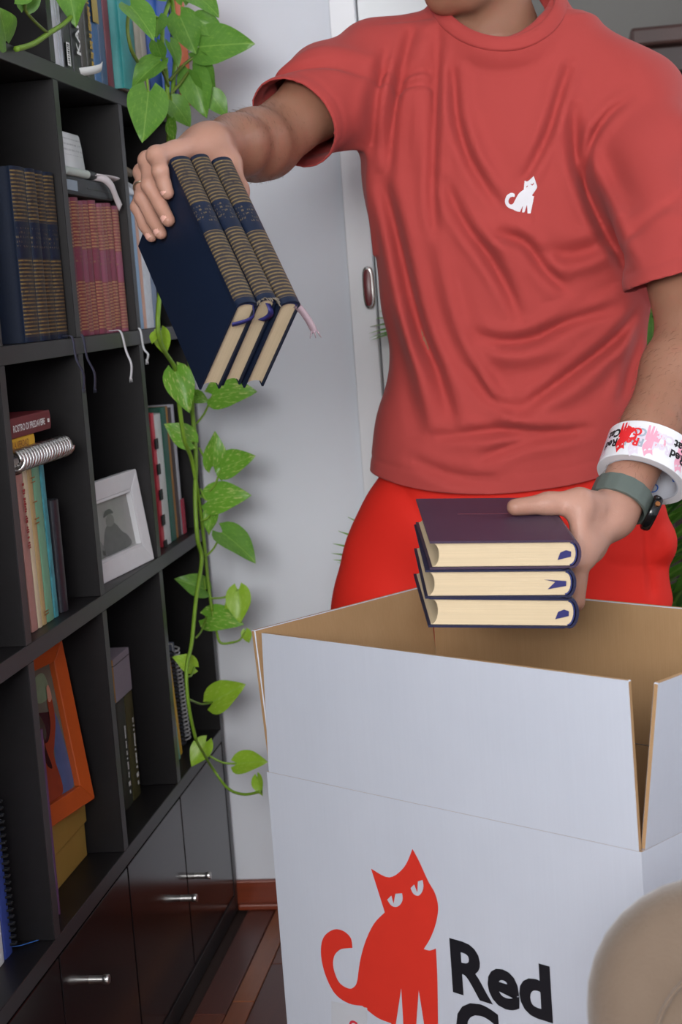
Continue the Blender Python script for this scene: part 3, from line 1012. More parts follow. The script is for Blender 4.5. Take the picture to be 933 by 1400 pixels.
G = 'leaning notebooks in the lowest open cell'
cellbook('pale teal slim notebook leaning in the lowest open cell', 2.885, 2.897, 0.15, 0.12, flatcover('pale_teal', (128, 184, 170)), z=Z3, xs=-0.752, lean=0.16, nm='slim_notebook', group=G)
cellbook('bright yellow notebook leaning in the lowest open cell', 2.912, 2.930, 0.185, 0.13, flatcover('bright_yellow', (232, 182, 22)), z=Z3, xs=-0.756, lean=0.16, nm='slim_notebook', group=G)
for k, (y, lb) in enumerate(((2.945, 'navy spiral-bound notebook leaning beside the yellow one'), (2.985, 'grey spiral-bound notebook leaning last in the lowest open cell'))):
    ln = 0.16
    u = np.array([0, math.sin(ln), -math.cos(ln)])
    tt = np.array([0, math.cos(ln), math.sin(ln)])
    H = 0.20
    org = np.array([-0.762, y, Z3 + 0.0006]) - u * H
    nb = empty('spiral_notebook', org, lb, 'notebook', axes=(u, np.array([-1.0, 0, 0]), tt))
    cm = flatcover('nb%d' % k, ((34, 44, 74), (120, 128, 150))[k])
    MB().box((0, 0.004, 0), (H, 0.13, 0.0016)).build('front_cover', cm, nb)
    MB().box((0.002, 0.006, 0.002), (H - 0.002, 0.128, 0.013)).build('page_block', M_page_w, nb)
    MB().box((0, 0.004, 0.0134), (H, 0.13, 0.015)).build('back_cover', cm, nb)
    hel = []
    for i in range(24 * 10 + 1):
        a = 2 * math.pi * i / 10
        hel.append((0.008 + (H - 0.016) * i / 240, 0.003 + 0.0095 * math.cos(a), 0.0075 + 0.0095 * math.sin(a)))
    MB().tube(hel, 0.0016, 5).build('spiral_wire', (M_blackpl, plain('white_wire', (190, 190, 192), 0.4))[k], nb, True)
G = 'tall books in the cell by the frame edge'
cellbook('tall white book beside a royal blue binder, lowest cell', 1.935, 1.972, 0.222, 0.16, flatcover('chalk', (206, 206, 206)), z=Z3, xs=-0.765, group=G)
b = cellbook('royal blue comb-bound book beside a tall white one, lowest cell', 1.974, 2.004, 0.21, 0.16, flatcover('royal', (44, 62, 132)), z=Z3, xs=-0.765, group=G)
for k in range(22):
    MB().tube([(0.008 + k * 0.009, 0.002, 0.029), (0.008 + k * 0.009, -0.006, 0.027), (0.008 + k * 0.009, -0.006, 0.021), (0.008 + k * 0.009, 0.0, 0.019)], 0.0016, 5).build('comb_ring', M_blackpl, b)
strip([(0.205, 0.02, 0.032), (0.2065, 0.0, 0.036), (0.2075, -0.014, 0.05), (0.208, -0.022, 0.06)], (0.2, 1, 0.2), 0.006).build('ribbon_bookmark', plain('blue_ribbon', (40, 90, 160), 0.5), b, True)
# ================================================================== POTHOS
def leaf_mesh(name, fold, curl, wid, mat):
    nt, ns = 12, 3
    vs, fs = [], []
    for i in range(nt + 1):
        t = i / nt
        hw = wid * (math.sin(math.pi * min(1, t ** 0.62)) ** 0.85) * (1 - 0.15 * t)
        if i == 0:
            hw = 0.10
        for j in range(-ns, ns + 1):
            s = j / ns
            x = t - 0.20 * abs(s) ** 1.5 * max(0, 1 - t * 2.4)
            y = hw * s
            z = fold * abs(y) - curl * (t - 0.15) ** 2 + 0.03 * math.sin(7 * t + 2 * s) * abs(s)
            vs.append((x, y, z))
    k = 2 * ns + 1
    for i in range(nt):
        for j in range(2 * ns):
            a = i * k + j
            fs.append((a, a + k, a + k + 1, a + 1))
    me = bpy.data.meshes.new(name)
    me.from_pydata(vs, [], fs)
    me.materials.append(mat)
    me.polygons.foreach_set('use_smooth', [True] * len(me.polygons))
    me.update()
    return me


def leaf_mat(name, a, b, streak, amount, midrib=(150, 190, 90)):
    t = NT(name)
    sep = t.n('ShaderNodeSeparateXYZ')
    o = t.obj()
    t.l(o, sep.inputs[0])
    n1 = t.noise(3.2, 4)
    n2 = t.noise(6, 5, stretch=(1.0, 4.0, 1))
    ay = t.math('ABSOLUTE', sep.outputs[1])
    col = t.mix(n1, srgb(*a), srgb(*b))
    col = t.mix(t.math('MULTIPLY', t.ramp(n2, 0.56, 0.66), amount), col, srgb(*streak))
    rib = t.math('LESS_THAN', ay, 0.010)
    # side veins
    vv = t.math('LESS_THAN', t.math('ABSOLUTE', t.math('SUBTRACT', t.math('FRACT', t.math('MULTIPLY', t.math('SUBTRACT', sep.outputs[0], t.math('MULTIPLY', ay, 0.9)), 9.0)), 0.5)), 0.05)
    col = t.mix(t.math('MULTIPLY', rib, 0.6), col, srgb(*midrib))
    col = t.mix(t.math('MULTIPLY', vv, 0.16), col, srgb(*midrib))
    t.set(col, 0.36, 0, 0.45)
    t.b.inputs['Subsurface Weight'].default_value = 0.0
    tr = t.n('ShaderNodeBsdfTranslucent')
    t.l(col, tr.inputs['Color'])
    mx = t.n('ShaderNodeMixShader')
    mx.inputs[0].default_value = 0.22
    t.l(t.b.outputs[0], mx.inputs[1])
    t.l(tr.outputs[0], mx.inputs[2])
    t.l(mx.outputs[0], t.t.nodes['Material Output'].inputs['Surface'])
    t.bump(t.math('ADD', vv, rib), 0.15, 0.004)
    return t.m


LM = [leaf_mat('pothos_green', (84, 138, 48), (116, 166, 68), (150, 190, 80), 0.35),
      leaf_mat('pothos_variegated', (98, 158, 44), (128, 186, 62), (204, 214, 130), 0.8),
      leaf_mat('pothos_lime', (140, 186, 44), (166, 206, 62), (196, 220, 110), 0.5)]
LEAVES = [[leaf_mesh('leaf', f, c, w, mm) for f, c, w in ((0.22, 0.10, 0.40), (0.35, 0.22, 0.37), (0.12, 0.30, 0.42))] for mm in LM]
M_vine = plain('vine_green', (122, 160, 46), 0.5, 0.2, 60)
M_vine2 = plain('vine_olive', (104, 122, 44), 0.5, 0.25, 60)


def put_leaf(parent, B, T, roll, kind, shape, tilt=0.0):
    """B base, T tip (world); roll about its length; faces mostly towards the room"""
    B, T = np.asarray(B, float), np.asarray(T, float)
    x = T - B
    L = np.linalg.norm(x)
    x = x / L
    tc = CAM * np.array([1, 1, 1]) - B
    tc = tc / np.linalg.norm(tc)
    n = tc * 0.8 + np.array([0.15, -0.1, 0.55])
    n = n - x * np.dot(n, x)
    n = n / np.linalg.norm(n)
    y = np.cross(n, x)
    c, s = math.cos(roll), math.sin(roll)
    y2 = y * c + n * s
    n2 = np.cross(x, y2)
    o = bpy.data.objects.new('leaf', LEAVES[kind][shape])
    COL.objects.link(o)
    mm = Matrix.Identity(4)
    for i in range(3):
        mm[i][0], mm[i][1], mm[i][2], mm[i][3] = x[i] * L, y2[i] * L, n2[i] * L, B[i]
    o.parent = parent
    o.matrix_world = mm
    o.matrix_parent_inverse = Matrix.Identity(4)
    pm = parent.matrix_world.inverted() @ mm
    o.matrix_basis = pm
    return o


def vine_tube(parent, pts, r, name='stem', mat=None, n=6):
    base = np.array(parent.matrix_world.translation)
    p = catmull([np.asarray(q) - base for q in pts], 6)
    k = len(p)
    rr = r if isinstance(r, float) else list(np.interp(np.linspace(0, 1, k), np.linspace(0, 1, len(r)), r))
    return MB().tube(p, rr, n).build(name, mat or M_vine, parent, True)


def V(x, y):
    """a point of the hanging vine: in front of the bookcase or beside its end"""
    if x < 278:
        return at(x, y, X=-0.682)
    return at(x, y, Y=2.93)


pot = empty('pothos_plant', (-0.86, 2.92, ROW[5]), 'potted golden pothos whose leafy vines trail down the bookcase corner', 'plant')
mb = MB().lathe([(0.0, 0.0), (0.075, 0.0), (0.08, 0.01), (0.10, 0.15), (0.108, 0.155), (0.108, 0.175), (0.098, 0.175), (0.095, 0.15), (0.0, 0.148)], 32)
mb.build('pot', plain('white_ceramic', (220, 220, 216), 0.3, 0.03, 20), pot, 'auto')
MB().lathe([(0.094, 0.149), (0.05, 0.158), (0.0, 0.155)], 24).build('soil', plain('soil', (52, 38, 28), 0.95, 0.4, 120, 0.4), pot, True)
TOP = [np.array([-0.86, 2.92, 2.09]), np.array([-0.76, 2.90, 2.16]), np.array([-0.69, 2.89, 2.05])]
# main stems (world points, down the corner of the case)
vine_tube(pot, TOP + [at(236, -60, X=-0.655), at(222, 40, X=-0.655), at(228, 110, X=-0.655), at(231, 185, X=-0.66), at(226, 330, X=-0.67), at(216, 452, X=-0.675), V(240, 505), V(244, 545), V(252, 600), V(262, 628), V(270, 672), V(278, 730), at(284, 790, Y=2.93), at(290, 835, Y=2.93)], [0.0035, 0.004, 0.004, 0.003])
vine_tube(pot, TOP + [at(225, -60, X=-0.65), at(240, 50, X=-0.65), at(236, 130, X=-0.65), at(236, 200, X=-0.655), at(240, 360, X=-0.66), at(258, 480, X=-0.672), V(263, 560), V(268, 622), V(267, 680), V(270, 735), V(276, 765), V(268, 820), V(262, 880), V(255, 915), V(258, 965), V(268, 1012)], [0.0035, 0.004, 0.004, 0.003])
vine_tube(pot, TOP + [at(200, -60, X=-0.66), at(176, 20, X=-0.672), at(178, 62, X=-0.672), at(188, 84, X=-0.672)], 0.003, mat=M_vine2)
vine_tube(pot, [at(231, 118, X=-0.652), at(212, 70, X=-0.66), at(206, 40, X=-0.66), at(200, 10, X=-0.66)], 0.0028, mat=M_vine2)
vine_tube(pot, [at(232, 110, X=-0.65), at(252, 88, X=-0.63), at(273, 73, Y=2.86)], 0.0026, 'petiole', M_vine2)
vine_tube(pot, [at(234, 128, X=-0.65), at(248, 112, X=-0.635), at(258, 98, Y=2.86)], 0.0026, 'petiole', M_vine2)
vine_tube(pot, [V(268, 1012), V(276, 1026), at(292, 1052, Y=2.86), at(312, 1078, Y=2.84), at(334, 1086, Y=2.82), at(357, 1082, Y=2.80)], 0.0026)
vine_tube(pot, [at(290, 835, Y=2.93), at(296, 862, Y=2.93), at(302, 879, Y=2.93), at(320, 878, Y=2.93)], 0.0024)
# (base, tip, roll, kind, shape, depth shift of the tip), petiole start or None
LV = [((272, 64), (346, 57), 0.25, 0, 0, -0.02, None), ((203, 126), (196, 192), -0.1, 0, 0, -0.04, (201, 108)), ((219, 84), (178, 116), 0.3, 0, 1, -0.03, (228, 92)),
      ((216, 24), (214, 50), 0.2, 0, 0, -0.03, (205, 8)), ((178, 8), (212, 46), -0.2, 0, 1, -0.03, None), ((246, 22), (268, 72), 0.2, 0, 0, -0.02, (232, 30)),
      ((262, -10), (300, 14), -0.2, 0, 2, -0.02, None), ((250, 2), (244, -30), 0.1, 0, 0, 0.0, None), ((225, -4), (196, -28), 0.1, 0, 0, 0.0, None),
      ((270, 26), (309, 48), 0.5, 0, 1, 0.0, (262, 40)), ((276, 80), (292, 126), 0.9, 0, 1, 0.0, None), ((262, 98), (281, 158), 0.35, 0, 1, -0.02, None),
      ((258, 104), (272, 150), 1.0, 0, 2, 0.0, None), ((288, 128), (311, 158), 0.3, 0, 2, 0.0, (268, 118)), ((236, 138), (262, 172), 0.2, 0, 2, 0.01, None), ((232, 58), (247, 90), -0.4, 0, 1, 0.0, None),
      ((214, 58), (222, 86), 0.8, 0, 2, 0.02, None), ((180, -14), (196, 8), 0.1, 0, 0, 0, None), ((236, 165), (237, 196), 0.9, 1, 1, 0.0, None),
      ((220, 452), (226, 486), 0.3, 2, 1, 0.0, None), ((212, 456), (206, 470), 0.3, 2, 2, 0.0, None),
      ((240, 508), (259, 562), 0.2, 1, 1, -0.02, None), ((264, 540), (284, 548), 0.4, 1, 2, -0.01, None), ((291, 540), (345, 530), 0.15, 1, 2, -0.02, (268, 580)), ((262, 604), (225, 579), -0.2, 1, 0, -0.02, (266, 590)),
      ((291, 637), (296, 591), 0.3, 1, 1, -0.01, (272, 612)), ((303, 640), (347, 622), 0.2, 1, 0, -0.02, None), ((284, 684), (337, 673), 0.2, 1, 2, -0.02, (274, 668)), ((302, 642), (303, 658), 0.2, 1, 2, 0.0, (286, 672)),
      ((292, 696), (283, 731), 0.5, 1, 1, -0.01, (274, 712)), ((304, 728), (350, 763), -0.1, 0, 1, -0.03, (280, 762)), ((281, 806), (241, 790), -0.2, 0, 1, -0.03, (279, 790)),
      ((326, 806), (328, 852), 0.3, 2, 0, -0.02, (288, 818)), ((318, 822), (314, 848), 0.6, 2, 2, 0.0, None), ((282, 844), (329, 848), 0.1, 1, 2, -0.02, (268, 872)), ((336, 862), (340, 880), 0.4, 2, 2, 0.0, (320, 878)),
      ((266, 912), (239, 897), -0.1, 2, 2, -0.02, (257, 925)), ((290, 960), (333, 935), 0.2, 2, 0, -0.02, (258, 956)), ((282, 1014), (261, 1048), 0.1, 2, 0, -0.02, None),
      ((324, 1044), (364, 1040), 0.1, 2, 0, -0.02, (284, 1032)), ((352, 1062), (357, 1088), 0.8, 2, 1, -0.02, (350, 1084))]
for (b, tp, roll, kind, shp, dd, pet) in LV:
    top = b[1] < 200
    if top:
        B = at(*b, X=-0.645) if b[0] < 240 else at(*b, Y=2.86)
    else:
        B = V(*b)
    if b[1] > 1000:
        B = at(*b, Y=2.84)
    T = at(*tp, Y=B[1] + dd)
    put_leaf(pot, B, T, roll, kind, shp)
    if pet:
        P = (at(*pet, X=-0.65) if pet[0] < 240 else at(*pet, Y=2.86)) if top else V(*pet)
        if b[1] > 1000:
            P = at(*pet, Y=2.84)
        mid = (P + B) / 2 + np.array([0, 0, -0.006])
        vine_tube(pot, [P, mid, B], 0.002, 'petiole')

run = empty('pothos_runner', at(22, 67, X=-0.712), 'pothos runner with rounded leaves lying over the front of the upper board', 'plant')
R0 = [at(22, 67, X=-0.712), at(45, 60, X=-0.708), at(66, 46, X=-0.704), at(90, 30, X=-0.70), at(112, 6, X=-0.70), at(130, -16, X=-0.71)]
vine_tube(run, R0, [0.0042, 0.0036, 0.003])
vine_tube(run, [at(66, 46, X=-0.704), at(50, 32, X=-0.704), at(36, 16, X=-0.704), at(34, 6, X=-0.704)], 0.0024, 'petiole', M_vine2)
for (b, tp, roll, kind, shp) in [((36, 10), (46, -34), 0.1, 0, 0), ((8, 56), (2, 12), 0.2, 0, 0), ((92, -22), (104, 32), 0.1, 0, 1), ((20, -4), (44, -30), 0.1, 0, 2)]:
    put_leaf(run, at(*b, X=-0.704), at(*tp, X=-0.690), roll, kind, shp)

# ================================================================== PALM IN THE DOORWAY
M_palm = [leaf_mat('palm_green', (70, 128, 40), (112, 168, 62), (150, 190, 80), 0.3), leaf_mat('palm_dark', (40, 92, 40), (66, 118, 48), (110, 150, 70), 0.3)]
pl = []
for mm in M_palm:
    me = bpy.data.meshes.new('leaflet')
    vs, fs = [], []
    for i in range(8):
        t = i / 7
        hw = 0.055 * math.sin(math.pi * (0.06 + 0.94 * t) ** 0.7) + 0.002
        z = -0.35 * t * t
        vs += [(t, -hw, z), (t, 0, z - hw * 0.35), (t, hw, z)]
    for i in range(7):
        a = i * 3
        fs += [(a, a + 3, a + 4, a + 1), (a + 1, a + 4, a + 5, a + 2)]
    me.from_pydata(vs, [], fs)
    me.materials.append(mm)
    me.polygons.foreach_set('use_smooth', [True] * len(me.polygons))
    pl.append(me)
PB = np.array([0.03, 3.16, 0.0])
palm = empty('palm_plant', PB, 'bushy green palm in a dark pot standing in the doorway behind the man', 'plant')
MB().lathe([(0.0, 0.0), (0.10, 0.0), (0.105, 0.01), (0.13, 0.22), (0.14, 0.225), (0.14, 0.25), (0.126, 0.25), (0.122, 0.22), (0.0, 0.22)], 28).build('pot', plain('dark_pot', (44, 34, 32), 0.5, 0.1, 30), palm, 'auto')
fr_pts = [[(0, 0, .22), (-.10, -.05, .75), (-.20, -.13, 1.06), (-.30, -.19, 1.10)], [(0, 0, .22), (-.13, -.06, .48), (-.27, -.16, .64), (-.37, -.20, .66)],
          [(0, 0, .22), (.05, 0, .70), (.10, .04, 1.00), (.22, .06, 1.12)], [(0, 0, .22), (.06, .02, .55), (.16, .05, .82), (.34, .06, .84)],
          [(0, 0, .22), (.07, -.02, .45), (.18, -.04, .62), (.33, -.06, .58)], [(0, 0, .22), (.02, .10, .75), (.04, .2, 1.15), (.02, .34, 1.3)],
          [(0, 0, .22), (.03, .10, .5), (.12, .22, .84), (.30, .32, .98)], [(0, 0, .22), (.08, .03, .40), (.20, .05, .46), (.34, .04, .36)], [(0, 0, .22), (-.03, .10, .6), (-.08, .2, .9), (-.18, .3, 1.0)],
          [(0, 0, .22), (.06, .02, .62), (.12, .02, .92), (.17, -.02, .98)]]
for k, fp in enumerate(fr_pts):
    c = catmull(fp, 10)
    r = MB().tube(c, list(np.linspace(0.006, 0.002, len(c))), 6).build('frond', plain('palm_stalk', (120, 150, 60), 0.5, 0.15, 40), palm, True)
    for i in range(8, len(c) - 1):
        d = c[i + 1] - c[i - 1]
        d = d / np.linalg.norm(d)
        side = np.cross(d, [0, 0, 1.0])
        side = side / (np.linalg.norm(side) + 1e-9)
        t = (i - 8) / (len(c) - 9)
        L = 0.20 * math.sin(math.pi * (0.25 + 0.65 * t)) + 0.03
        for s in (-1, 1):
            x = d * 0.55 + side * s * 0.75 + np.array([0, 0, 0.28])
            x = x / np.linalg.norm(x)
            B = c[i] + PB
            tip = B + x * L
            if tip[1] < 2.93 or (tip[0] < -0.12 and tip[1] > 3.10):
                if tip[0] < -0.12 and tip[1] > 3.10:
                    x[1] = min(x[1], (3.09 - B[1]) / L)
                else:
                    x[1] = max(x[1], (2.94 - B[1]) / L)
                x = x / np.linalg.norm(x)
            n = np.array([0.1, -0.5, 0.8])
            n = n - x * np.dot(n, x)
            n = n / np.linalg.norm(n)
            y = np.cross(n, x)
            o = bpy.data.objects.new('leaflet', pl[(k + i) % 3 == 0])
            COL.objects.link(o)
            mm = Matrix.Identity(4)
            for q in range(3):
                mm[q][0], mm[q][1], mm[q][2], mm[q][3] = x[q] * L, y[q] * L * 1.2, n[q] * L, c[i][q]
            o.parent = r
            o.matrix_basis = mm
# dark wooden cabinet in the room beyond
M_dkwood = plain('dark_walnut', (46, 26, 22), 0.45, 0.3, 18, 0.1, stretch=(1, 1, 0.2))
wc = empty('wardrobe', (0.85, 4.62, 0), 'dark brown wooden wardrobe with cornice against the far wall', 'wardrobe')
MB().box((-0.63, -0.26, 0.0), (0.7, 0.26, 1.66)).build('carcass', M_dkwood, wc, bevel=0.004)
MB().box((-0.66, -0.30, 1.66), (0.73, 0.27, 1.73)).build('cornice', M_dkwood, wc, bevel=0.008)
MB().box((-0.68, -0.32, 1.73), (0.75, 0.27, 1.775)).build('cornice', plain('dark_walnut_b', (62, 36, 30), 0.45, 0.3, 18), wc, bevel=0.008)
for x in (-0.58, 0.06):
    d = MB().box((x, -0.282, 0.08), (x + 0.57, -0.261, 1.62)).build('door', M_dkwood, wc, bevel=0.004)
    MB().tube([(x + (0.53 if x < 0 else 0.04), -0.284, 0.9), (x + (0.53 if x < 0 else 0.04), -0.305, 0.9)], 0.012, 12).build('knob', M_steel, d, 'auto')

# ================================================================== MOVING BOX
BL0 = np.array([-0.447, 2.171, 0.0])
BR0 = np.array([0.039, 1.809, 0.0])
BWD = np.linalg.norm(BR0 - BL0)
bd = (BR0 - BL0) / BWD
bn = np.array([-bd[1], bd[0], 0.0])               # towards the back of the box
ZC, DEP, FLAP, TH = 0.55, 0.36, 0.193, 0.006
t = NT('white_cardboard')
nz = t.noise(7, 4)
fl_ = t.noise(60, 2, stretch=(6, 6, 0.15))
t.set(t.mix(t.math('MULTIPLY', fl_, 0.35), t.mix(nz, srgb(190, 195, 206), srgb(202, 206, 216)), srgb(182, 187, 199)), 0.5, 0, 0.4)
t.bump(fl_, 0.05, 0.001)
M_bw = t.m
t = NT('kraft_cardboard')
nz = t.noise(16, 5)
fl_ = t.noise(110, 2, stretch=(6, 6, 0.1))
t.set(t.mix(t.math('MULTIPLY', fl_, 0.5), t.mix(nz, srgb(168, 134, 96), srgb(184, 150, 112)), srgb(152, 118, 80)), 0.8, 0, 0.2)
t.bump(fl_, 0.08, 0.0015)
M_kraft = t.m
box = empty('moving_box', BL0, 'large open white cardboard moving box printed with a red cat', 'box', axes=(bd, bn, np.array([0, 0, 1.0])))
# local: x along the front, y to the back, z up


def panel(name, quad, outn, parent, white_ends=False):
    """quad: 4 local corners (counter-clockwise seen from outside); extruded inwards by TH; outside white, rest kraft"""
    q = [np.array(p, float) for p in quad]
    n = np.array(outn, float)
    n = n / np.linalg.norm(n)
    i = [p - n * TH for p in q]
    if white_ends:
        return MB().add(q + i, [(0, 1, 2, 3), (1, 5, 6, 2), (3, 7, 4, 0)], 0).add(q + i, [(7, 6, 5, 4), (0, 4, 5, 1), (2, 6, 7, 3)], 1).build(name, [M_bw, M_kraft], parent)
    return MB().add(q + i, [(0, 1, 2, 3)], 0).add(q + i, [(7, 6, 5, 4), (0, 4, 5, 1), (1, 5, 6, 2), (2, 6, 7, 3), (3, 7, 4, 0)], 1).build(name, [M_bw, M_kraft], parent, bevel=0.0012, seg=1)


W_, D_ = BWD, DEP
panel('front_panel', [(0, 0, 0), (W_, 0, 0), (W_, 0, ZC), (0, 0, ZC)], (0, -1, 0), box, True)
panel('side_panel', [(W_, TH, 0), (W_, D_ - TH, 0), (W_, D_ - TH, ZC), (W_, TH, ZC)], (1, 0, 0), box)
panel('back_panel', [(W_, D_, 0), (0, D_, 0), (0, D_, ZC), (W_, D_, ZC)], (0, 1, 0), box, True)
panel('side_panel', [(0, D_ - TH, 0), (0, TH, 0), (0, TH, ZC), (0, D_ - TH, ZC)], (-1, 0, 0), box)
MB().box((TH, TH, 0.0005), (W_ - TH, D_ - TH, TH)).build('bottom', M_kraft, box)
g = 0.0003


def flap(name, a, b, outn, ang, L, ta, tb):
    """hinged on a-b at the crease; ang outward; ta, tb trim of the free corners"""
    a, b = np.array(a, float), np.array(b, float)
    e = (b - a) / np.linalg.norm(b - a)
    o = np.array(outn, float)
    up = np.array([0, 0, math.cos(ang)]) + o * math.sin(ang)
    nn = o * math.cos(ang) - np.array([0, 0, math.sin(ang)])
    z = np.array([0, 0, g])
    return panel(name, [a + z, b + z, b + up * L - e * tb, a + up * L + e * ta], nn, box)


flap('front_flap', (0.004, 0, ZC), (W_ - 0.003, 0, ZC), (0, -1, 0), math.radians(0.5), FLAP, 0.010, 0.001)
flap('side_flap', (W_, 0.007, ZC), (W_, D_ - 0.003, ZC), (1, 0, 0), math.radians(8), FLAP, 0.002, 0.004)
flap('back_flap', (W_ - 0.003, D_, ZC), (0.001, D_, ZC), (0, 1, 0), math.radians(1.5), FLAP, 0.002, -0.005)
flap('side_flap', (0, D_ - 0.003, ZC), (0, 0.005, ZC), (-1, 0, 0), math.radians(4.5), FLAP, -0.004, 0.002)

# prints on the front: pixel -> (x, z) on the front face
def face_xz(px, py):
    p = on_plane(px, py, BL0, bn) - BL0
    return np.dot(p, bd), p[2]


def cr4(x, y):
    return face_xz(420 + x / 2.592, 1150 + y / 2.592)


CAT = [(228, 97, 1), (292, 128), (345, 92), (375, 27, 1), (398, 70), (430, 140), (455, 185), (466, 235), (458, 290), (440, 340), (415, 382, 1), (436, 387), (458, 380, 1), (463, 480), (465, 600), (466, 722, 1), (428, 722, 1), (397, 528, 1), (383, 722, 1),
       (347, 722, 1), (335, 520, 1), (305, 722, 1), (300, 645, 1), (250, 625), (197, 583, 1), (150, 575), (100, 540), (65, 470), (50, 395), (60, 340), (95, 313), (130, 318), (156, 343), (162, 378, 1), (145, 379), (118, 384), (97, 408), (95, 450), (115, 500), (150, 522), (172, 512), (180, 490, 1), (190, 420), (210, 350), (240, 290), (277, 252, 1)]
EYE1 = [(285, 207, 1), (300, 192, 1), (308, 221, 1), (314, 186, 1), (338, 184, 1), (340, 206), (331, 225), (315, 233), (298, 226)]
EYE2 = [(368, 166, 1), (381, 153, 1), (392, 181, 1), (394, 142, 1), (411, 137, 1), (414, 160), (408, 181), (395, 193), (378, 186)]


def cat_outlines(fn, n=5):
    r = []
    for ol in (CAT, EYE1, EYE2):
        r.append([fn(p[0], p[1]) for p in smooth_outline(ol, n)])
    return r


M_red = plain('red_print_box', (214, 52, 38), 0.5, 0.05, 30)
vs, fs = flat_shape(cat_outlines(cr4))
MB().add([(x, -0.0006, z) for x, z, _ in vs], fs).build('cat_print', M_red, box)
a = cr4(505, 342)
b = cr4(518, 525)
c = cr4(872, 620)
capH = a[1] - b[1]
vs, fs = text_shape('Red', 1.0, 0.036)
xs_ = [v[0] for v in vs]
ysx = max(v[1] for v in vs)
sc_y = capH / (0.5 * 0 + max(v[1] for v in vs if v[0] < 0.5))
sc_x = (c[0] - b[0]) / (max(xs_) - min(xs_))
x0, zb = b[0], b[1]
MB().add([(x0 + (x - min(xs_)) * sc_x, -0.0007, zb + y * sc_y) for x, y, _ in vs], fs).build('lettering', plain('black_print_box', (24, 24, 30), 0.5, 0.05, 30), box)
vs, fs = text_shape('Cat', 1.0, 0.036)
a2 = cr4(522, 548)
top = max(v[1] for v in vs if v[0] < 0.6)
MB().add([(x0 + 0.002 + (x - min(v[0] for v in vs)) * sc_x, -0.0007, a2[1] - (top - y) * sc_y) for x, y, _ in vs], fs).build('lettering', plain('black_print_box', (24, 24, 30)), box)
# strip of clear packing tape with a red letter near the tail
q = [cr4(88, 566), cr4(215, 590), cr4(215, 700), cr4(88, 690)]
MB().add([(x, -0.0009, z) for x, z in q], [(3, 2, 1, 0)]).build('packing_tape', plain('clear_tape', (196, 198, 204), 0.2, 0.03, 30), box)
vs, fs = text_shape('C', 0.024, 0.0006)
p = cr4(152, 672)
MB().add([(p[0] + x, -0.0012, p[1] + y) for x, y, _ in vs], fs).build('lettering', plain('red_print_tape', (214, 48, 66), 0.4), box)

# ================================================================== CHAIR IN FRONT
t = NT('beige_suede')
n1, n2 = t.noise(9, 5), t.noise(260, 3)
t.set(t.mix(n1, srgb(99, 83, 69), srgb(120, 103, 87)), 0.8, 0, 0.25)
t.b.inputs['Sheen Weight'].default_value = 0.35
t.bump(t.math('ADD', t.math('MULTIPLY', n1, 2.0), n2), 0.22, 0.003)
M_suede = t.m
ch = empty('upholstered_chair', (0.228, 1.40, 0), 'beige suede upholstered chair with rounded back standing before the box', 'chair')


def pad(name, x0, x1, z0, z1, y0, y1, rt, rb, bev, parent, flat=False):
    ol = []
    for cx, cz, r, a0 in ((x1 - rt, z1 - rt, rt, 0), (x0 + rt, z1 - rt, rt, 90), (x0 + rb, z0 + rb, rb, 180), (x1 - rb, z0 + rb, rb, 270)):
        for k in range(9):
            a = math.radians(a0 + k * 11.25)
            ol.append((cx + r * math.cos(a), cz + r * math.sin(a)))
    cxm, czm = (x0 + x1) / 2, (z0 + z1) / 2
    prof = []
    for k in range(7):
        a = math.radians(k * 15)
        prof.append((bev * (1 - math.sin(a)), y0 + bev * (1 - math.cos(a))))
    prof = [(bev * (1 - math.sin(math.radians(k * 15))), y0 + bev * (1 - math.cos(math.radians(k * 15)))) for k in range(7)]
    prof += [(bev * (1 - math.cos(math.radians(k * 15))), y1 - bev * (1 - math.sin(math.radians(k * 15)))) for k in range(7)]
    vs, fs = [], []
    k = len(ol)
    for ins, y in prof:
        for x, z in ol:
            dx, dz = x - cxm, z - czm
            fx = (abs(x1 - x0) / 2 - ins) / (abs(x1 - x0) / 2)
            fz = (abs(z1 - z0) / 2 - ins) / (abs(z1 - z0) / 2)
            p = (cxm + dx * fx, y, czm + dz * fz)
            vs.append((p[0], p[2], p[1]) if flat else p)
    for i in range(len(prof) - 1):
        for j in range(k):
            fs.append((i * k + j, i * k + (j + 1) % k, (i + 1) * k + (j + 1) % k, (i + 1) * k + j))
    c0 = len(vs)
    yb0, yb1 = y0 - 0.012, y1 + 0.008
    for y in (yb0, yb1):
        vs.append((cxm, czm, y) if flat else (cxm, y, czm))
    for j in range(k):
        fs.append((c0, (j + 1) % k, j))
        fs.append((c0 + 1, (len(prof) - 1) * k + j, (len(prof) - 1) * k + (j + 1) % k))
    return MB().add(vs, fs).build(name, M_suede, parent, True)


pad('backrest', -0.252, 0.26, 0.36, 0.648, 0.0, 0.10, 0.115, 0.06, 0.045, ch)
# seam around the inner panel of the back
sm_ = []
for cx, cz, r, a0, a1 in ((-0.11, 0.515, 0.085, 180, 95), (0.12, 0.515, 0.085, 85, 0)):
    for a in np.linspace(a0, a1, 8):
        sm_.append((cx + r * math.cos(math.radians(a)), -0.0035, cz + r * math.sin(math.radians(a))))
MB().tube(catmull(sm_, 4), 0.0022, 6).build('piping', M_suede, ch, True)
pad('seat', -0.24, 0.25, -0.42, 0.04, 0.40, 0.48, 0.07, 0.05, 0.03, ch, True)
for x in (-0.20, 0.21):
    for y in (-0.38, 0.02):
        MB().tube([(x, y, 0.0), (x, y, 0.41)], [0.014, 0.02], 12).build('leg', M_dkwood, ch, 'auto')
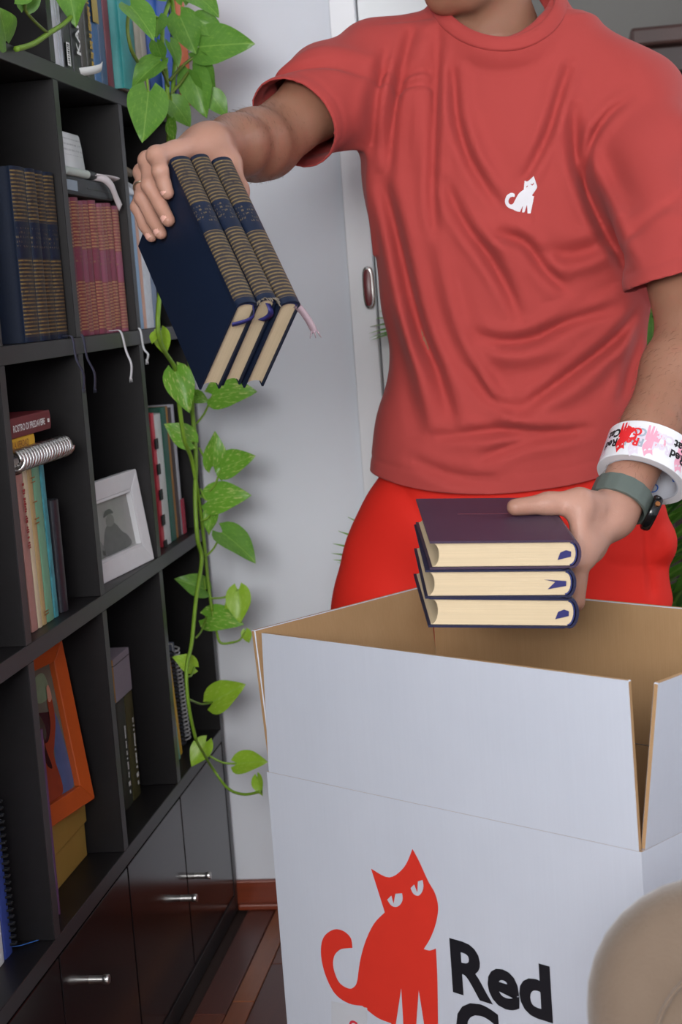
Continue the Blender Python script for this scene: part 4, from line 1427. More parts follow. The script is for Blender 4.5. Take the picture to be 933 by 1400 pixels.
# ================================================================== DISTANCE-FIELD MODELLING (for the person and the clothes)
class Field:
    def __init__(s, lo, hi, h):
        s.lo, s.h = np.array(lo, float), h
        s.n = np.ceil((np.array(hi) - s.lo) / h).astype(int) + 1
        s.D = np.full(s.n, 1.0, np.float32)
        s.ax = [(s.lo[i] + h * np.arange(s.n[i])).astype(np.float32) for i in range(3)]

    def sub(s, lo, hi):
        a = np.clip(np.floor((np.array(lo) - s.lo) / s.h).astype(int), 0, s.n)
        b = np.clip(np.ceil((np.array(hi) - s.lo) / s.h).astype(int) + 1, 0, s.n)
        sl = tuple(slice(a[i], b[i]) for i in range(3))
        return sl, s.ax[0][sl[0]][:, None, None], s.ax[1][sl[1]][None, :, None], s.ax[2][sl[2]][None, None, :]

    def blend(s, sl, d, k):
        c = s.D[sl]
        if k <= 0:
            s.D[sl] = np.minimum(c, d)
        else:
            hh = np.maximum(k - np.abs(c - d), 0) / k
            s.D[sl] = np.minimum(c, d) - hh * hh * k * 0.25

    def cone(s, a, b, ra, rb, k=0.0, flat=None, clip=None):
        """tapered capsule; flat=(axis, factor) squeezes it along a direction"""
        a, b = np.array(a, float), np.array(b, float)
        m = max(ra, rb) * (1.6 if flat else 1.0) + k + 3 * s.h
        sl, X, Y, Z = s.sub(np.minimum(a, b) - m, np.maximum(a, b) + m)
        if 0 in s.D[sl].shape:
            return
        ab = b - a
        L2 = float(ab @ ab) + 1e-12
        t = np.clip(((X - a[0]) * ab[0] + (Y - a[1]) * ab[1] + (Z - a[2]) * ab[2]) / L2, 0, 1)
        dx, dy, dz = X - a[0] - t * ab[0], Y - a[1] - t * ab[1], Z - a[2] - t * ab[2]
        if flat:
            n, f = np.array(flat[0], float), flat[1]
            n = n / np.linalg.norm(n)
            q = (dx * n[0] + dy * n[1] + dz * n[2]) * (1 / f - 1)
            dx, dy, dz = dx + q * n[0], dy + q * n[1], dz + q * n[2]
        d = np.sqrt(dx * dx + dy * dy + dz * dz) - (ra + (rb - ra) * t)
        if clip:
            C, n = clip
            d = np.maximum(d, (X - C[0]) * n[0] + (Y - C[1]) * n[1] + (Z - C[2]) * n[2])
        s.blend(sl, d.astype(np.float32), k)

    def chain(s, pts, rs, k=0.0):
        for i in range(len(pts) - 1):
            s.cone(pts[i], pts[i + 1], rs[i], rs[i + 1], k)

    def ell(s, c, r, k=0.0, R=None, cut=False):
        c, r = np.array(c, float), np.array(r, float)
        m = max(r) + k + 3 * s.h
        sl, X, Y, Z = s.sub(c - m, c + m)
        if 0 in s.D[sl].shape:
            return
        p = [X - c[0], Y - c[1], Z - c[2]]
        if R is not None:
            p = [p[0] * R[0][i] + p[1] * R[1][i] + p[2] * R[2][i] for i in range(3)]
        k0 = np.sqrt((p[0] / r[0]) ** 2 + (p[1] / r[1]) ** 2 + (p[2] / r[2]) ** 2)
        k1 = np.sqrt((p[0] / r[0] ** 2) ** 2 + (p[1] / r[1] ** 2) ** 2 + (p[2] / r[2] ** 2) ** 2) + 1e-6
        d = k0 * (k0 - 1) / k1
        if cut:
            c0 = s.D[sl]
            hh = np.maximum(k - np.abs(c0 + d), 0) / max(k, 1e-6)
            s.D[sl] = np.maximum(c0, -d) + hh * hh * k * 0.25
        else:
            s.blend(sl, d, k)

    def loft(s, rows, p, k=0.0):
        """rows: (z, cx, cy, a, b) super-elliptic sections"""
        rows = np.array(sorted(rows), float)
        z0, z1 = rows[0, 0], rows[-1, 0]
        lo = [(rows[:, 1] - rows[:, 3]).min() - 0.05, (rows[:, 2] - rows[:, 4]).min() - 0.05, z0 - 0.02]
        hi = [(rows[:, 1] + rows[:, 3]).max() + 0.05, (rows[:, 2] + rows[:, 4]).max() + 0.05, z1 + 0.02]
        sl, X, Y, Z = s.sub(lo, hi)
        zz = np.clip(Z, z0, z1)
        # smooth interpolation between sections
        def ip(col):
            c = catmull([np.array([r[0], r[col]]) for r in rows], 8)
            c = np.array(c)
            return np.interp(zz.ravel(), c[:, 0], c[:, 1]).reshape(zz.shape).astype(np.float32)
        cx, cy, a, b = ip(1), ip(2), ip(3), ip(4)
        q = (np.abs((X - cx) / a) ** p + np.abs((Y - cy) / b) ** p) ** (1 / p)
        d = (q - 1) * np.minimum(a, b)
        d = np.maximum(d, np.maximum(Z - z1, z0 - Z))
        s.blend(sl, d.astype(np.float32), k)

    def mesh(s, relax=1):
        D = s.D
        S = D < 0
        n = np.array(D.shape) - 1
        cnt = np.zeros(n, np.int8)
        for i in (0, 1):
            for j in (0, 1):
                for k in (0, 1):
                    cnt += S[i:i + n[0], j:j + n[1], k:k + n[2]]
        idx = np.argwhere((cnt > 0) & (cnt < 8))
        N = len(idx)
        I, J, K = idx.T
        acc = np.zeros((N, 3))
        num = np.zeros(N)
        cor = {(i, j, k): D[I + i, J + j, K + k].astype(float) for i in (0, 1) for j in (0, 1) for k in (0, 1)}
        for c0 in cor:
            for axis in range(3):
                if c0[axis] == 0:
                    c1 = list(c0)
                    c1[axis] = 1
                    d0, d1 = cor[c0], cor[tuple(c1)]
                    mk = (d0 < 0) != (d1 < 0)
                    tt = np.where(mk, d0 / np.where(mk, d0 - d1, 1), 0)
                    pos = np.tile(np.array(c0, float), (N, 1))
                    pos[:, axis] += tt
                    acc += pos * mk[:, None]
                    num += mk
        V = s.lo + (idx + acc / num[:, None]) * s.h
        ids = np.full(n, -1, np.int32)
        ids[I, J, K] = np.arange(N)
        quads = []
        for axis in range(3):
            o = [a for a in range(3) if a != axis]
            A = [slice(None)] * 3
            A[axis] = slice(0, -1)
            B = [slice(None)] * 3
            B[axis] = slice(1, None)
            ch = S[tuple(A)] != S[tuple(B)]
            e = np.argwhere(ch)
            ok = (e[:, o[0]] > 0) & (e[:, o[1]] > 0) & (e[:, o[0]] < n[o[0]]) & (e[:, o[1]] < n[o[1]])
            e = e[ok]
            if not len(e):
                continue
            q = []
            for da, db in ((-1, -1), (0, -1), (0, 0), (-1, 0)):
                f = e.copy()
                f[:, o[0]] += da
                f[:, o[1]] += db
                q.append(ids[f[:, 0], f[:, 1], f[:, 2]])
            q = np.stack(q, 1)
            neg = S[e[:, 0], e[:, 1], e[:, 2]]
            flip = neg if axis != 1 else ~neg
            q = np.where(flip[:, None], q, q[:, ::-1])
            quads.append(q)
        Q = np.concatenate(quads)
        Q = Q[(Q >= 0).all(1)]
        for _ in range(relax):
            E = np.concatenate([Q[:, [0, 1]], Q[:, [1, 2]], Q[:, [2, 3]], Q[:, [3, 0]]])
            sm, c = np.zeros_like(V), np.zeros(N)
            for a, b in ((0, 1), (1, 0)):
                for ax in range(3):
                    sm[:, ax] += np.bincount(E[:, a], V[E[:, b], ax], N)
                c += np.bincount(E[:, a], minlength=N)
            V = V * 0.5 + 0.5 * sm / np.maximum(c, 1)[:, None]
        return V, Q


def mesh_obj(name, parts, mat, parent, base):
    """join several (V, Q) into one mesh object, in the parent's local space"""
    vs, fs, o = [], [], 0
    for V_, Q_ in parts:
        vs.append(V_ - base)
        fs.append(Q_ + o)
        o += len(V_)
    vs, fs = np.concatenate(vs), np.concatenate(fs)
    me = bpy.data.meshes.new(name)
    me.vertices.add(len(vs))
    me.vertices.foreach_set('co', vs.astype(np.float32).ravel())
    me.loops.add(fs.size)
    me.loops.foreach_set('vertex_index', fs.astype(np.int32).ravel())
    me.polygons.add(len(fs))
    me.polygons.foreach_set('loop_start', np.arange(0, fs.size, 4, dtype=np.int32))
    me.polygons.foreach_set('loop_total', np.full(len(fs), 4, np.int32))
    me.update(calc_edges=True)
    me.validate()
    me.polygons.foreach_set('use_smooth', [True] * len(me.polygons))
    me.materials.append(mat)
    ob = bpy.data.objects.new(name, me)
    COL.objects.link(ob)
    ob.parent = parent
    return ob


# ================================================================== HELD BOOKS
H_A = 0.25
A_o = np.array([-0.4933, 2.1037, 1.3640])
A_u, A_v, A_t = np.array([0.3875, -0.5351, -0.7507]), np.array([-0.4820, 0.5765, -0.6598]), np.array([0.7858, 0.6175, -0.0345])
M_heldnavy = cover_mat('navy_gold_held', (18, 30, 52), (128, 108, 70), H_A, 0.0056, ((0.02, 0.325), (0.52, 0.965)), duty=0.4)


def axes_twist(u, v, t, a_t=0.0, a_u=0.0):
    """small rotations about t then u"""
    M = Matrix((u, v, t)).transposed()
    M = Matrix.Rotation(a_u, 3, Vector(u)) @ Matrix.Rotation(a_t, 3, Vector(t)) @ M
    return [np.array(M.col[i]) for i in range(3)]


held = []
TB = (0.0288, 0.0262, 0.0285)
off = 0.0
LAB = ['navy clothbound volume in the raised hand, its whole front cover showing', 'navy clothbound volume with torn spine foot, held between two others', 'navy clothbound volume in the raised hand with pale frayed ribbon']
for i in range(3):
    ax = axes_twist(A_u, A_v, A_t, (0.0, -0.006, 0.004)[i], (0.0, 0.012, 0.025)[i])
    org = A_o + A_t * off + A_u * (0.0, -0.004, 0.001)[i]
    held.append(hardback('clothbound_book', LAB[i], 'navy volumes held in the raised hand', org, ax, H_A, 0.152, TB[i], M_heldnavy, M_page, 'book', M_band, 0.009))
    off += TB[i] + (0.0012, 0.0018, 0)[i]
M_ribn = plain('navy_ribbon', (40, 40, 104), 0.55, 0.15, 150)
M_ribp = plain('faded_ribbon', (150, 128, 136), 0.6, 0.15, 150)
strip([(H_A - 0.006, 0.004, 0.024), (H_A + 0.004, 0.012, 0.026), (H_A + 0.003, 0.022, 0.022), (H_A + 0.002, 0.028, 0.012), (H_A + 0.0015, 0.031, 0.004)], (0.1, 1, 0.3), 0.0065).build('ribbon_bookmark', M_ribn, held[0], True)
strip([(H_A - 0.006, 0.006, 0.016), (H_A + 0.006, 0.010, 0.018), (H_A + 0.004, 0.022, 0.020), (H_A + 0.001, 0.032, 0.014)], (0.2, 0.3, 1), 0.008).build('ribbon_bookmark', M_ribn, held[1], True)
inv = np.linalg.inv(np.array(held[2].matrix_world))
e0 = (np.array(held[2].matrix_world) @ np.array([H_A - 0.006, 0.002, 0.020, 1.0]))[:3]
W2L = lambda p: (inv @ np.array([*p, 1.0]))[:3]
D2L = lambda d: inv[:3, :3] @ np.array(d, float)
pts_ = [e0, e0 + [0.008, 0.004, -0.008], e0 + [0.016, 0.004, -0.020], e0 + [0.022, 0.003, -0.032], e0 + [0.024, 0.003, -0.038]]
mb = strip([W2L(p) for p in pts_], D2L((0.85, -0.3, 0.5)), 0.009)
for s_ in (-1, 0, 1):
    p = pts_[-1] + np.array([0.003 * s_, 0, 0.002])
    mb.tube([W2L(p), W2L(p + [0.004 * s_ + 0.001, 0, -0.009])], [0.0014, 0.0004], 5)
mb.build('ribbon_bookmark', M_ribp, held[2], True)
# torn headcap at the foot of the middle spine
mb = MB()
for k in range(14):
    a = math.pi * (k + 0.5) / 14
    p = np.array([H_A - 0.001, 0.003 - 0.008 * math.sin(a), TB[1] / 2 - TB[1] / 2 * math.cos(a)])
    q = p + np.array([0.004 + 0.006 * random.random(), -0.003 * math.sin(a) + 0.004 * random.uniform(-1, 1), 0.003 * random.uniform(-1, 1)])
    mb.tube([p, (p + q) / 2 + np.array([0, -0.001, 0]), q], [0.0012, 0.0009, 0.0004], 5)
mb.build('torn_headcap', plain('frayed_cloth', (128, 118, 104), 0.8, 0.4, 200), held[1])

# stack in the lowered hand
B_o = np.array([-0.0538, 2.2355, 0.8939])
B_u, B_v, B_t = np.array([0.1516, -0.9848, -0.0849]), np.array([-0.9853, -0.1575, 0.0668]), np.array([-0.0792, 0.0735, -0.9941])
M_stack = cover_mat('navy_purple_cover', (30, 32, 62), (150, 122, 70), 0.25, 0.0056, ((0.02, 0.325), (0.52, 0.965)))
t = NT('faded_purple_cloth')
n1 = t.noise(9, 5, stretch=(1, 0.4, 1))
n2 = t.noise(320, 2)
t.set(t.mix(n1, srgb(54, 40, 62), srgb(74, 55, 78)), 0.5, 0, 0.4)
t.bump(n2, 0.1, 0.0004)
M_purple = t.m
SL = ['faded purple clothbound volume on top of the held stack, thumb resting on it', 'navy clothbound volume in the middle of the held stack', 'navy clothbound volume at the bottom of the stack held over the box']
off = 0.0
for i in range(3):
    T_ = (0.0345, 0.0352, 0.0372)[i]
    ax = axes_twist(B_u, B_v, B_t, (0.0, 0.012, -0.006)[i], (0.0, 0.0, -0.022)[i])
    org = B_o + B_t * off + B_v * (0.0, 0.002, 0.002)[i]
    b = hardback('clothbound_book', SL[i], 'navy volumes stacked on the lowered hand', org, ax, 0.25, 0.172, T_, M_purple if i == 0 else M_stack, M_page, 'book', M_band, 0.0105, 0.0035)
    # ribbon end showing at the tail
    MB().prism([(0, 0), (-0.016 - 0.006 * (i == 1), 0.004), (-0.013, -0.005), (-0.02 * (i == 1) - 0.006, -0.008), (0.0, -0.006)], 0, 0.0006).build('ribbon_bookmark', M_ribn, b, mat4=None)
    rb = b.children[-1]
    rb.matrix_basis = Matrix(((0, 0, 1, 0.2472), (-1, 0, 0, 0.0035), (0, 1, 0, T_ * 0.60), (0, 0, 0, 1)))
    off += T_ + 0.0010
mb = MB().box((0.098, 0.055, -0.0004), (0.100, 0.125, 0.0))
mb.build('gilt_line', plain('worn_red_line', (110, 48, 60), 0.5, 0.5, 200), [o for o in bpy.data.objects if o.get('label') == SL[0]][0])

# ================================================================== THE MAN
def AL(a, b, c):
    return A_o + A_u * a + A_v * b + A_t * c


def BLc(a, b, c):
    return B_o + B_u * a + B_v * b + B_t * c


def reach(px, P, L, y0, y1):
    best = min(((abs(np.linalg.norm(at(*px, Y=Y) - P) - L), Y) for Y in np.arange(y0, y1, 0.004)))
    return at(*px, Y=best[1])


MAN = np.array([-0.10, 2.70, 0.0])
man = empty('person', MAN, 'person in coral red t-shirt and red trousers lowering old books into the box', 'person')

# ---- skin
t = NT('skin')
n1, n2, n3 = t.noise(14, 5), t.noise(60, 4), t.noise(420, 3)
col = t.mix(n1, srgb(144, 99, 77), srgb(166, 121, 98))
col = t.mix(t.math('MULTIPLY', t.ramp(n2, 0.5, 0.75), 0.35), col, srgb(168, 104, 86))
# paler, pinker skin on the hands than on the tanned arms
for hc in (AL(-0.01, 0.05, 0.02) - MAN, BLc(0.09, -0.03, 0.02) - MAN):
    vd = t.n('ShaderNodeVectorMath', operation='DISTANCE')
    t.l(t.obj(), vd.inputs[0])
    vd.inputs[1].default_value = tuple(hc)
    fac = t.math('MULTIPLY', t.math('SUBTRACT', 1.0, t.ramp(vd.outputs['Value'], 0.05, 0.15)), 0.75)
    col = t.mix(fac, col, t.mix(n1, srgb(188, 140, 122), srgb(208, 164, 146)))
t.set(col, 0.48, 0, 0.4)
t.b.inputs['Subsurface Weight'].default_value = 0.12
t.b.inputs['Subsurface Radius'].default_value = (0.008, 0.003, 0.0015)
t.bump(t.math('ADD', n3, t.math('MULTIPLY', n2, 1.5)), 0.22, 0.0012)
M_skin = t.m
M_nail = plain('fingernail', (224, 172, 156), 0.28, 0.06, 90)

R_WR = AL(-0.062, 0.034, 0.088)
R_EL = np.array([-0.432, 2.455, 1.405])
R_SH = at(492, 92, Y=2.66)
L_WR = BLc(0.046, -0.086, 0.010)
L_EL = reach((946, 460), L_WR, 0.31, 2.25, 2.6)
L_SH = at(884, 150, Y=2.66)

nails = []


def build_hand(F, mcp, fingers, wrist, thumb, knuckle_r, palm_k=0.012):
    for i, m_ in enumerate(mcp):
        F.cone(wrist + (m_ - np.mean(mcp, 0)) * 0.45, m_, 0.0165, knuckle_r[i] * 1.05, palm_k)
    for i in range(len(mcp) - 1):
        F.cone((mcp[i] * 0.7 + wrist * 0.3), (mcp[i + 1] * 0.7 + wrist * 0.3), 0.0125, 0.0125, palm_k)
    F.chain(*thumb, k=0.010)


# right arm
F = Field(np.minimum.reduce([R_WR, R_EL, AL(0.07, 0.05, -0.02), AL(-0.05, .1, -.02)]) - 0.075, np.maximum.reduce([R_WR, R_EL, R_SH]) + 0.06, 0.0022)
FG = [[AL(-0.0135, 0.0070, -0.010), AL(0.0150, 0.0050, -0.0165), AL(0.0270, 0.0160, -0.0125), AL(0.0370, 0.0215, -0.0095)],
      [AL(-0.0314, 0.0320, -0.008), AL(0.0069, 0.0366, -0.0190), AL(0.0360, 0.0427, -0.0130), AL(0.0610, 0.0450, -0.0095)],
      [AL(-0.0375, 0.0580, -0.006), AL(0.0001, 0.0650, -0.0185), AL(0.0315, 0.0725, -0.0130), AL(0.0550, 0.0740, -0.0092)],
      [AL(-0.0340, 0.0805, -0.002), AL(-0.0090, 0.0900, -0.0150), AL(0.0160, 0.0985, -0.0120), AL(0.0365, 0.0990, -0.0085)]]
FR = [(0.0118, 0.0104, 0.0094, 0.0086), (0.0120, 0.0108, 0.0096, 0.0088), (0.0114, 0.0102, 0.0092, 0.0084), (0.0102, 0.0090, 0.0080, 0.0072)]
mcp = [f[0] for f in FG]
thumb = ([AL(-0.050, 0.030, 0.075), AL(-0.028, 0.034, 0.106), AL(0.012, 0.040, 0.1075), AL(0.040, 0.044, 0.1035)], [0.017, 0.0145, 0.0112, 0.0098])
build_hand(F, mcp, FG, R_WR, thumb, [f[0] for f in FR])
mid = R_WR * 0.55 + R_EL * 0.45
F.chain([R_WR - (R_EL - R_WR) * 0.04, mid, R_EL * 0.8 + R_WR * 0.2, R_EL], [0.0285, 0.038, 0.046, 0.047], k=0.03)
F.chain([R_EL, R_SH * 0.5 + R_EL * 0.5, R_SH], [0.047, 0.050, 0.048], k=0.02)
for f, r in zip(FG, FR):
    # knuckle swell
    F.ell(f[0] - A_t * 0.002 - A_u * 0.002, (r[0] * 1.08,) * 3, 0.006)
for f, r in zip(FG, FR):
    F.chain(f, r, k=0.0022)
    F.ell(f[1] - A_t * 0.001, (r[1] * 1.05,) * 3, 0.003)
VR = F.mesh(4)
for f, r in zip(FG, FR):
    nails.append((f[3], f[3] - f[2], -A_t, r[3]))

# left arm
F = Field(np.minimum.reduce([L_WR, L_EL, BLc(0.13, 0.07, 0.13), L_SH]) - 0.075, np.maximum.reduce([L_WR, L_EL, L_SH]) + 0.07, 0.0022)
zb = 0.1205
FG2 = [[BLc(0.134, -0.0255, 0.058), BLc(0.138, -0.0225, 0.106), BLc(0.138, 0.0080, zb + 0.0015), BLc(0.136, 0.0340, zb)],
       [BLc(0.112, -0.0310, 0.064), BLc(0.116, -0.0260, 0.114), BLc(0.117, 0.0080, zb + 0.002), BLc(0.116, 0.0390, zb)],
       [BLc(0.090, -0.0350, 0.063), BLc(0.094, -0.0270, 0.113), BLc(0.096, 0.0060, zb + 0.0015), BLc(0.095, 0.0360, zb)],
       [BLc(0.070, -0.0400, 0.058), BLc(0.073, -0.0320, 0.100), BLc(0.075, -0.0020, zb), BLc(0.075, 0.0220, zb)]]
FR2 = [(0.0118, 0.0106, 0.0094, 0.0086), (0.0120, 0.0108, 0.0096, 0.0088), (0.0114, 0.0102, 0.0092, 0.0084), (0.0102, 0.0090, 0.0080, 0.0072)]
thumb = ([BLc(0.062, -0.068, 0.002), BLc(0.098, -0.030, -0.0130), BLc(0.104, 0.010, -0.0138), BLc(0.1125, 0.0540, -0.0112)], [0.0215, 0.0180, 0.0134, 0.0110])
build_hand(F, [f[0] for f in FG2], FG2, L_WR, thumb, [f[0] for f in FR2], 0.014)
F.cone(BLc(0.112, -0.028, -0.002), BLc(0.132, -0.027, 0.050), 0.0130, 0.0125, 0.018)
F.cone(BLc(0.085, -0.045, 0.004), BLc(0.120, -0.033, 0.045), 0.0160, 0.0130, 0.018)      # web between thumb and index
mid = L_WR * 0.55 + L_EL * 0.45
F.chain([L_WR - (L_EL - L_WR) * 0.02, mid, L_EL * 0.8 + L_WR * 0.2, L_EL], [0.0300, 0.038, 0.047, 0.045], k=0.02)
F.chain([L_EL, L_SH * 0.5 + L_EL * 0.5, L_SH], [0.045, 0.052, 0.056], k=0.02)
for f, r in zip(FG2, FR2):
    F.chain(f, r, k=0.003)
VL = F.mesh(4)
nails.append((thumb[0][3], thumb[0][3] - thumb[0][2], -B_t * 0.9 + B_u * 0.4, 0.0100))

# head, neck and trunk
NK0, NK1 = np.array([-0.098, 2.685, 1.50]), np.array([-0.122, 2.636, 1.655])
HC = np.array([-0.138, 2.605, 1.717])
fd_ = np.array([-0.42, -0.86, -0.28])
fd_ = fd_ / np.linalg.norm(fd_)
hs = np.cross(fd_, [0, 0, 1.0])
hs = hs / np.linalg.norm(hs)
hu = np.cross(hs, fd_)
HR = np.stack([hs, fd_, hu], 1)                 # columns: side, forward, up


def HL(s_, f_, u_):
    return HC + hs * s_ + fd_ * f_ + hu * u_


F = Field((-0.42, 2.42, 0.75), (0.28, 2.90, 1.90), 0.0045)
F.ell(HL(0, -0.018, 0.03), (0.075, 0.092, 0.088), 0.0, HR)
F.ell(HL(0, 0.02, -0.03), (0.064, 0.072, 0.082), 0.03, HR)
F.ell(HL(0, 0.052, -0.092), (0.040, 0.032, 0.026), 0.035, HR)              # chin
for s_ in (-1, 1):
    F.cone(HL(s_ * 0.054, 0.0, -0.070), HL(s_ * 0.022, 0.060, -0.096), 0.022, 0.018, 0.03)   # jaw
    F.ell(HL(s_ * 0.042, 0.060, -0.020), (0.020, 0.018, 0.018), 0.02, HR)                     # cheek
    F.ell(HL(s_ * 0.080, -0.010, -0.012), (0.010, 0.020, 0.032), 0.006, HR)                  # ear
    F.ell(HL(s_ * 0.031, 0.088, 0.006), (0.017, 0.012, 0.011), 0.008, HR, cut=True)          # eye socket
F.cone(HL(-0.045, 0.078, 0.026), HL(0.045, 0.078, 0.026), 0.012, 0.012, 0.016)               # brow
for s_ in (-1, 1):
    F.cone(HL(s_ * 0.046, 0.074, 0.0135), HL(s_ * 0.018, 0.081, 0.0135), 0.0062, 0.0062, 0.004)   # upper lid
    F.cone(HL(s_ * 0.045, 0.074, -0.0030), HL(s_ * 0.019, 0.080, -0.0035), 0.0055, 0.0055, 0.004)  # lower lid
F.cone(HL(0, 0.088, 0.012), HL(0, 0.110, -0.034), 0.009, 0.0125, 0.010)                      # nose
F.cone(HL(-0.013, 0.096, -0.036), HL(0.013, 0.096, -0.036), 0.008, 0.008, 0.006)
F.cone(HL(-0.020, 0.083, -0.064), HL(0.020, 0.083, -0.064), 0.0065, 0.0065, 0.006)           # lips
F.cone(HL(-0.016, 0.081, -0.074), HL(0.016, 0.081, -0.074), 0.0070, 0.0070, 0.006)
F.cone(NK0 + [0, 0.005, -0.02], NK1, 0.066, 0.056, 0.03)
F.cone(NK0 + [-0.02, -0.045, -0.01], NK1 + [-0.052, -0.02, -0.015], 0.012, 0.014, 0.02)     # neck tendon
F.cone(NK0 + [0.03, -0.040, -0.01], NK1 + [0.045, 0.0, -0.005], 0.013, 0.014, 0.02)
F.cone(NK0 + [0.055, 0.0, 0.0], NK1 + [0.03, 0.02, -0.04], 0.035, 0.035, 0.04)
F.cone(NK0 + [-0.05, 0.0, 0.0], NK1 + [-0.03, 0.02, -0.04], 0.035, 0.035, 0.04)
F.cone(NK0 + [-0.03, -0.03, -0.045], R_SH + [0.03, 0, 0], 0.045, 0.05, 0.05)
F.cone(NK0 + [0.03, -0.03, -0.045], L_SH + [-0.03, 0, 0], 0.045, 0.05, 0.05)
F.loft([(0.80, -0.125, 2.70, 0.165, 0.105), (1.0, -0.125, 2.70, 0.16, 0.105), (1.2, -0.115, 2.69, 0.165, 0.105), (1.38, -0.105, 2.675, 0.165, 0.10), (1.47, -0.10, 2.67, 0.13, 0.085), (1.52, -0.10, 2.675, 0.08, 0.07)], 2.2, 0.05)
VT = F.mesh(1)
body = mesh_obj('body', [VR, VL, VT], M_skin, man, MAN)

# nails
for k, (p, d, n, r) in enumerate(nails):
    d = d / np.linalg.norm(d)
    n = n - d * np.dot(n, d)
    n = n / np.linalg.norm(n)
    sd = np.cross(n, d)
    mb = MB()
    vs, fs = [], []
    Ln, Wn = r * 1.25, r * 0.86
    for i in range(7):
        for j in range(7):
            a, c = -1 + i / 3, -1 + j / 3
            # squarish outline
            ln = a * Ln * (1 - 0.10 * c * c)
            ang = c * 0.95 * (1 - 0.12 * (a * a))
            rr = r * 1.035
            q = p + d * (ln * 0.55 - r * 0.22) + sd * math.sin(ang) * rr * 0.92 + n * (math.cos(ang) * rr - 0.25 * r * max(0, a) ** 2 - 0.08 * r * a * a)
            vs.append(q - MAN)
    for i in range(6):
        for j in range(6):
            a = i * 7 + j
            fs.append((a, a + 7, a + 8, a + 1))
    o = mb.add(vs, fs).build('fingernail', M_nail, man, True)
    sm = o.modifiers.new('s', 'SOLIDIFY')
    sm.thickness = 0.0008

# eyes, brows, hair
for s_ in (-1, 1):
    c = HL(s_ * 0.031, 0.0705, 0.005) - MAN
    mb = MB()
    for i in range(1):
        prof = [(0.0125 * math.sin(math.pi * k / 12), -0.0125 * math.cos(math.pi * k / 12)) for k in range(13)]
        mb.lathe(prof, 18)
    mb.v = [tuple(np.array(c) + hs * x + fd_ * z + hu * y) for x, y, z in mb.v]
    e = mb.build('eye', plain('eye_white', (232, 228, 222), 0.2, 0.02, 40), man, True)
    q = MB().lathe([(0.0, 0.0131), (0.003, 0.0129), (0.0058, 0.0118)], 18)
    q.v = [tuple(np.array(c) + hs * x + fd_ * z + hu * y) for x, y, z in q.v]
    q.build('iris', plain('iris_brown', (58, 36, 22), 0.15, 0.2, 200), e, True)
    MB().tube([np.array(HL(s_ * x, f, z)) - MAN for x, f, z in ((0.014, 0.094, 0.026), (0.030, 0.092, 0.033), (0.048, 0.078, 0.029))], [0.003, 0.0042, 0.002], 6).build('eyebrow', plain('dark_hair', (38, 26, 20), 0.7, 0.3, 300), man, True)
for za, zb_, rr in ((-0.066, -0.064, 0.0052), (-0.0755, -0.077, 0.0060)):
    MB().tube([np.array(HL(x, f, z)) - MAN for x, f, z in catmull([(-0.024, 0.078, -0.070), (-0.010, 0.0885, za), (0.0, 0.0895, zb_ - 0.001), (0.010, 0.0885, za), (0.024, 0.078, -0.070)], 5)], [0.002] + [rr] * 19 + [0.002], 8).build('lip', plain('lip_skin', (168, 98, 88), 0.45, 0.08, 90), man, True)
F = Field(HC - 0.15, HC + 0.16, 0.005)
F.ell(HL(0, -0.026, 0.040), (0.082, 0.096, 0.092), 0.0, HR)
F.ell(HL(0, 0.085, -0.030), (0.075, 0.075, 0.088), 0.02, HR, cut=True)
F.ell(HL(0, -0.02, -0.085), (0.12, 0.12, 0.085), 0.02, HR, cut=True)
V_, Q_ = F.mesh(1)
t = NT('short_dark_hair')
nz = t.noise(240, 4, stretch=(1, 1, 0.3))
t.set(t.mix(nz, srgb(26, 18, 15), srgb(56, 40, 32)), 0.6)
t.bump(nz, 0.8, 0.006)
mesh_obj('hair', [(V_, Q_)], t.m, man, MAN)

# fine dark hair on the forearms
hb = MB()
for (V_, Q_), W0, E0, fr, cnt in ((VR, R_WR, R_EL, (0.12, 1.25), 900), (VL, L_WR, L_EL, (0.15, 0.95), 900)):
    ax_ = E0 - W0
    L2 = ax_ @ ax_
    tt = (V_ - W0) @ ax_ / L2
    cand = np.where((tt > fr[0]) & (tt < fr[1]))[0]
    foot = W0 + tt[:, None] * ax_
    nrm = V_ - foot
    nl = np.linalg.norm(nrm, axis=1)
    cand = cand[nl[cand] < 0.062]
    for i in rng.choice(cand, cnt, replace=False):
        n = nrm[i] / nl[i]
        sd = np.cross(n, ax_ / math.sqrt(L2))
        d = -ax_ / math.sqrt(L2) * 0.75 + sd * rng.uniform(-0.2, 0.8) + n * 0.22
        d = d / np.linalg.norm(d)
        L = rng.uniform(0.006, 0.014)
        p = V_[i] - MAN
        hb.tube([p - n * 0.0006, p + d * L * 0.5 + n * 0.0008, p + d * L + n * 0.0002], [0.00013, 0.0001, 0.00004], 3, cap=False)
tag(hb.build('arm_hair', plain('arm_hair', (92, 62, 44), 0.6, 0.2, 300), man), kind='stuff')
# wedding ring
c = FG[2][0] * 0.42 + FG[2][1] * 0.58
d = FG[2][1] - FG[2][0]
d = d / np.linalg.norm(d)
e1 = np.cross(d, [0.3, 0.2, 1.0])
e1 = e1 / np.linalg.norm(e1)
e2 = np.cross(d, e1)
MB().tube([c - MAN + 0.0119 * (math.cos(a) * e1 + math.sin(a) * e2) for a in np.linspace(0, 2 * math.pi, 36, endpoint=False)], 0.0014, 8, True).build('finger_ring', plain('white_gold', (226, 214, 190), 0.4, 0.05, 40, metal=1.0), man, True)
# ---- t-shirt
def px_row(y, xl, xr, yc, b):
    a, c = at(xl, y, Y=yc), at(xr, y, Y=yc)
    return ((a[2] + c[2]) / 2, (a[0] + c[0]) / 2, yc, (c[0] - a[0]) / 2, b)


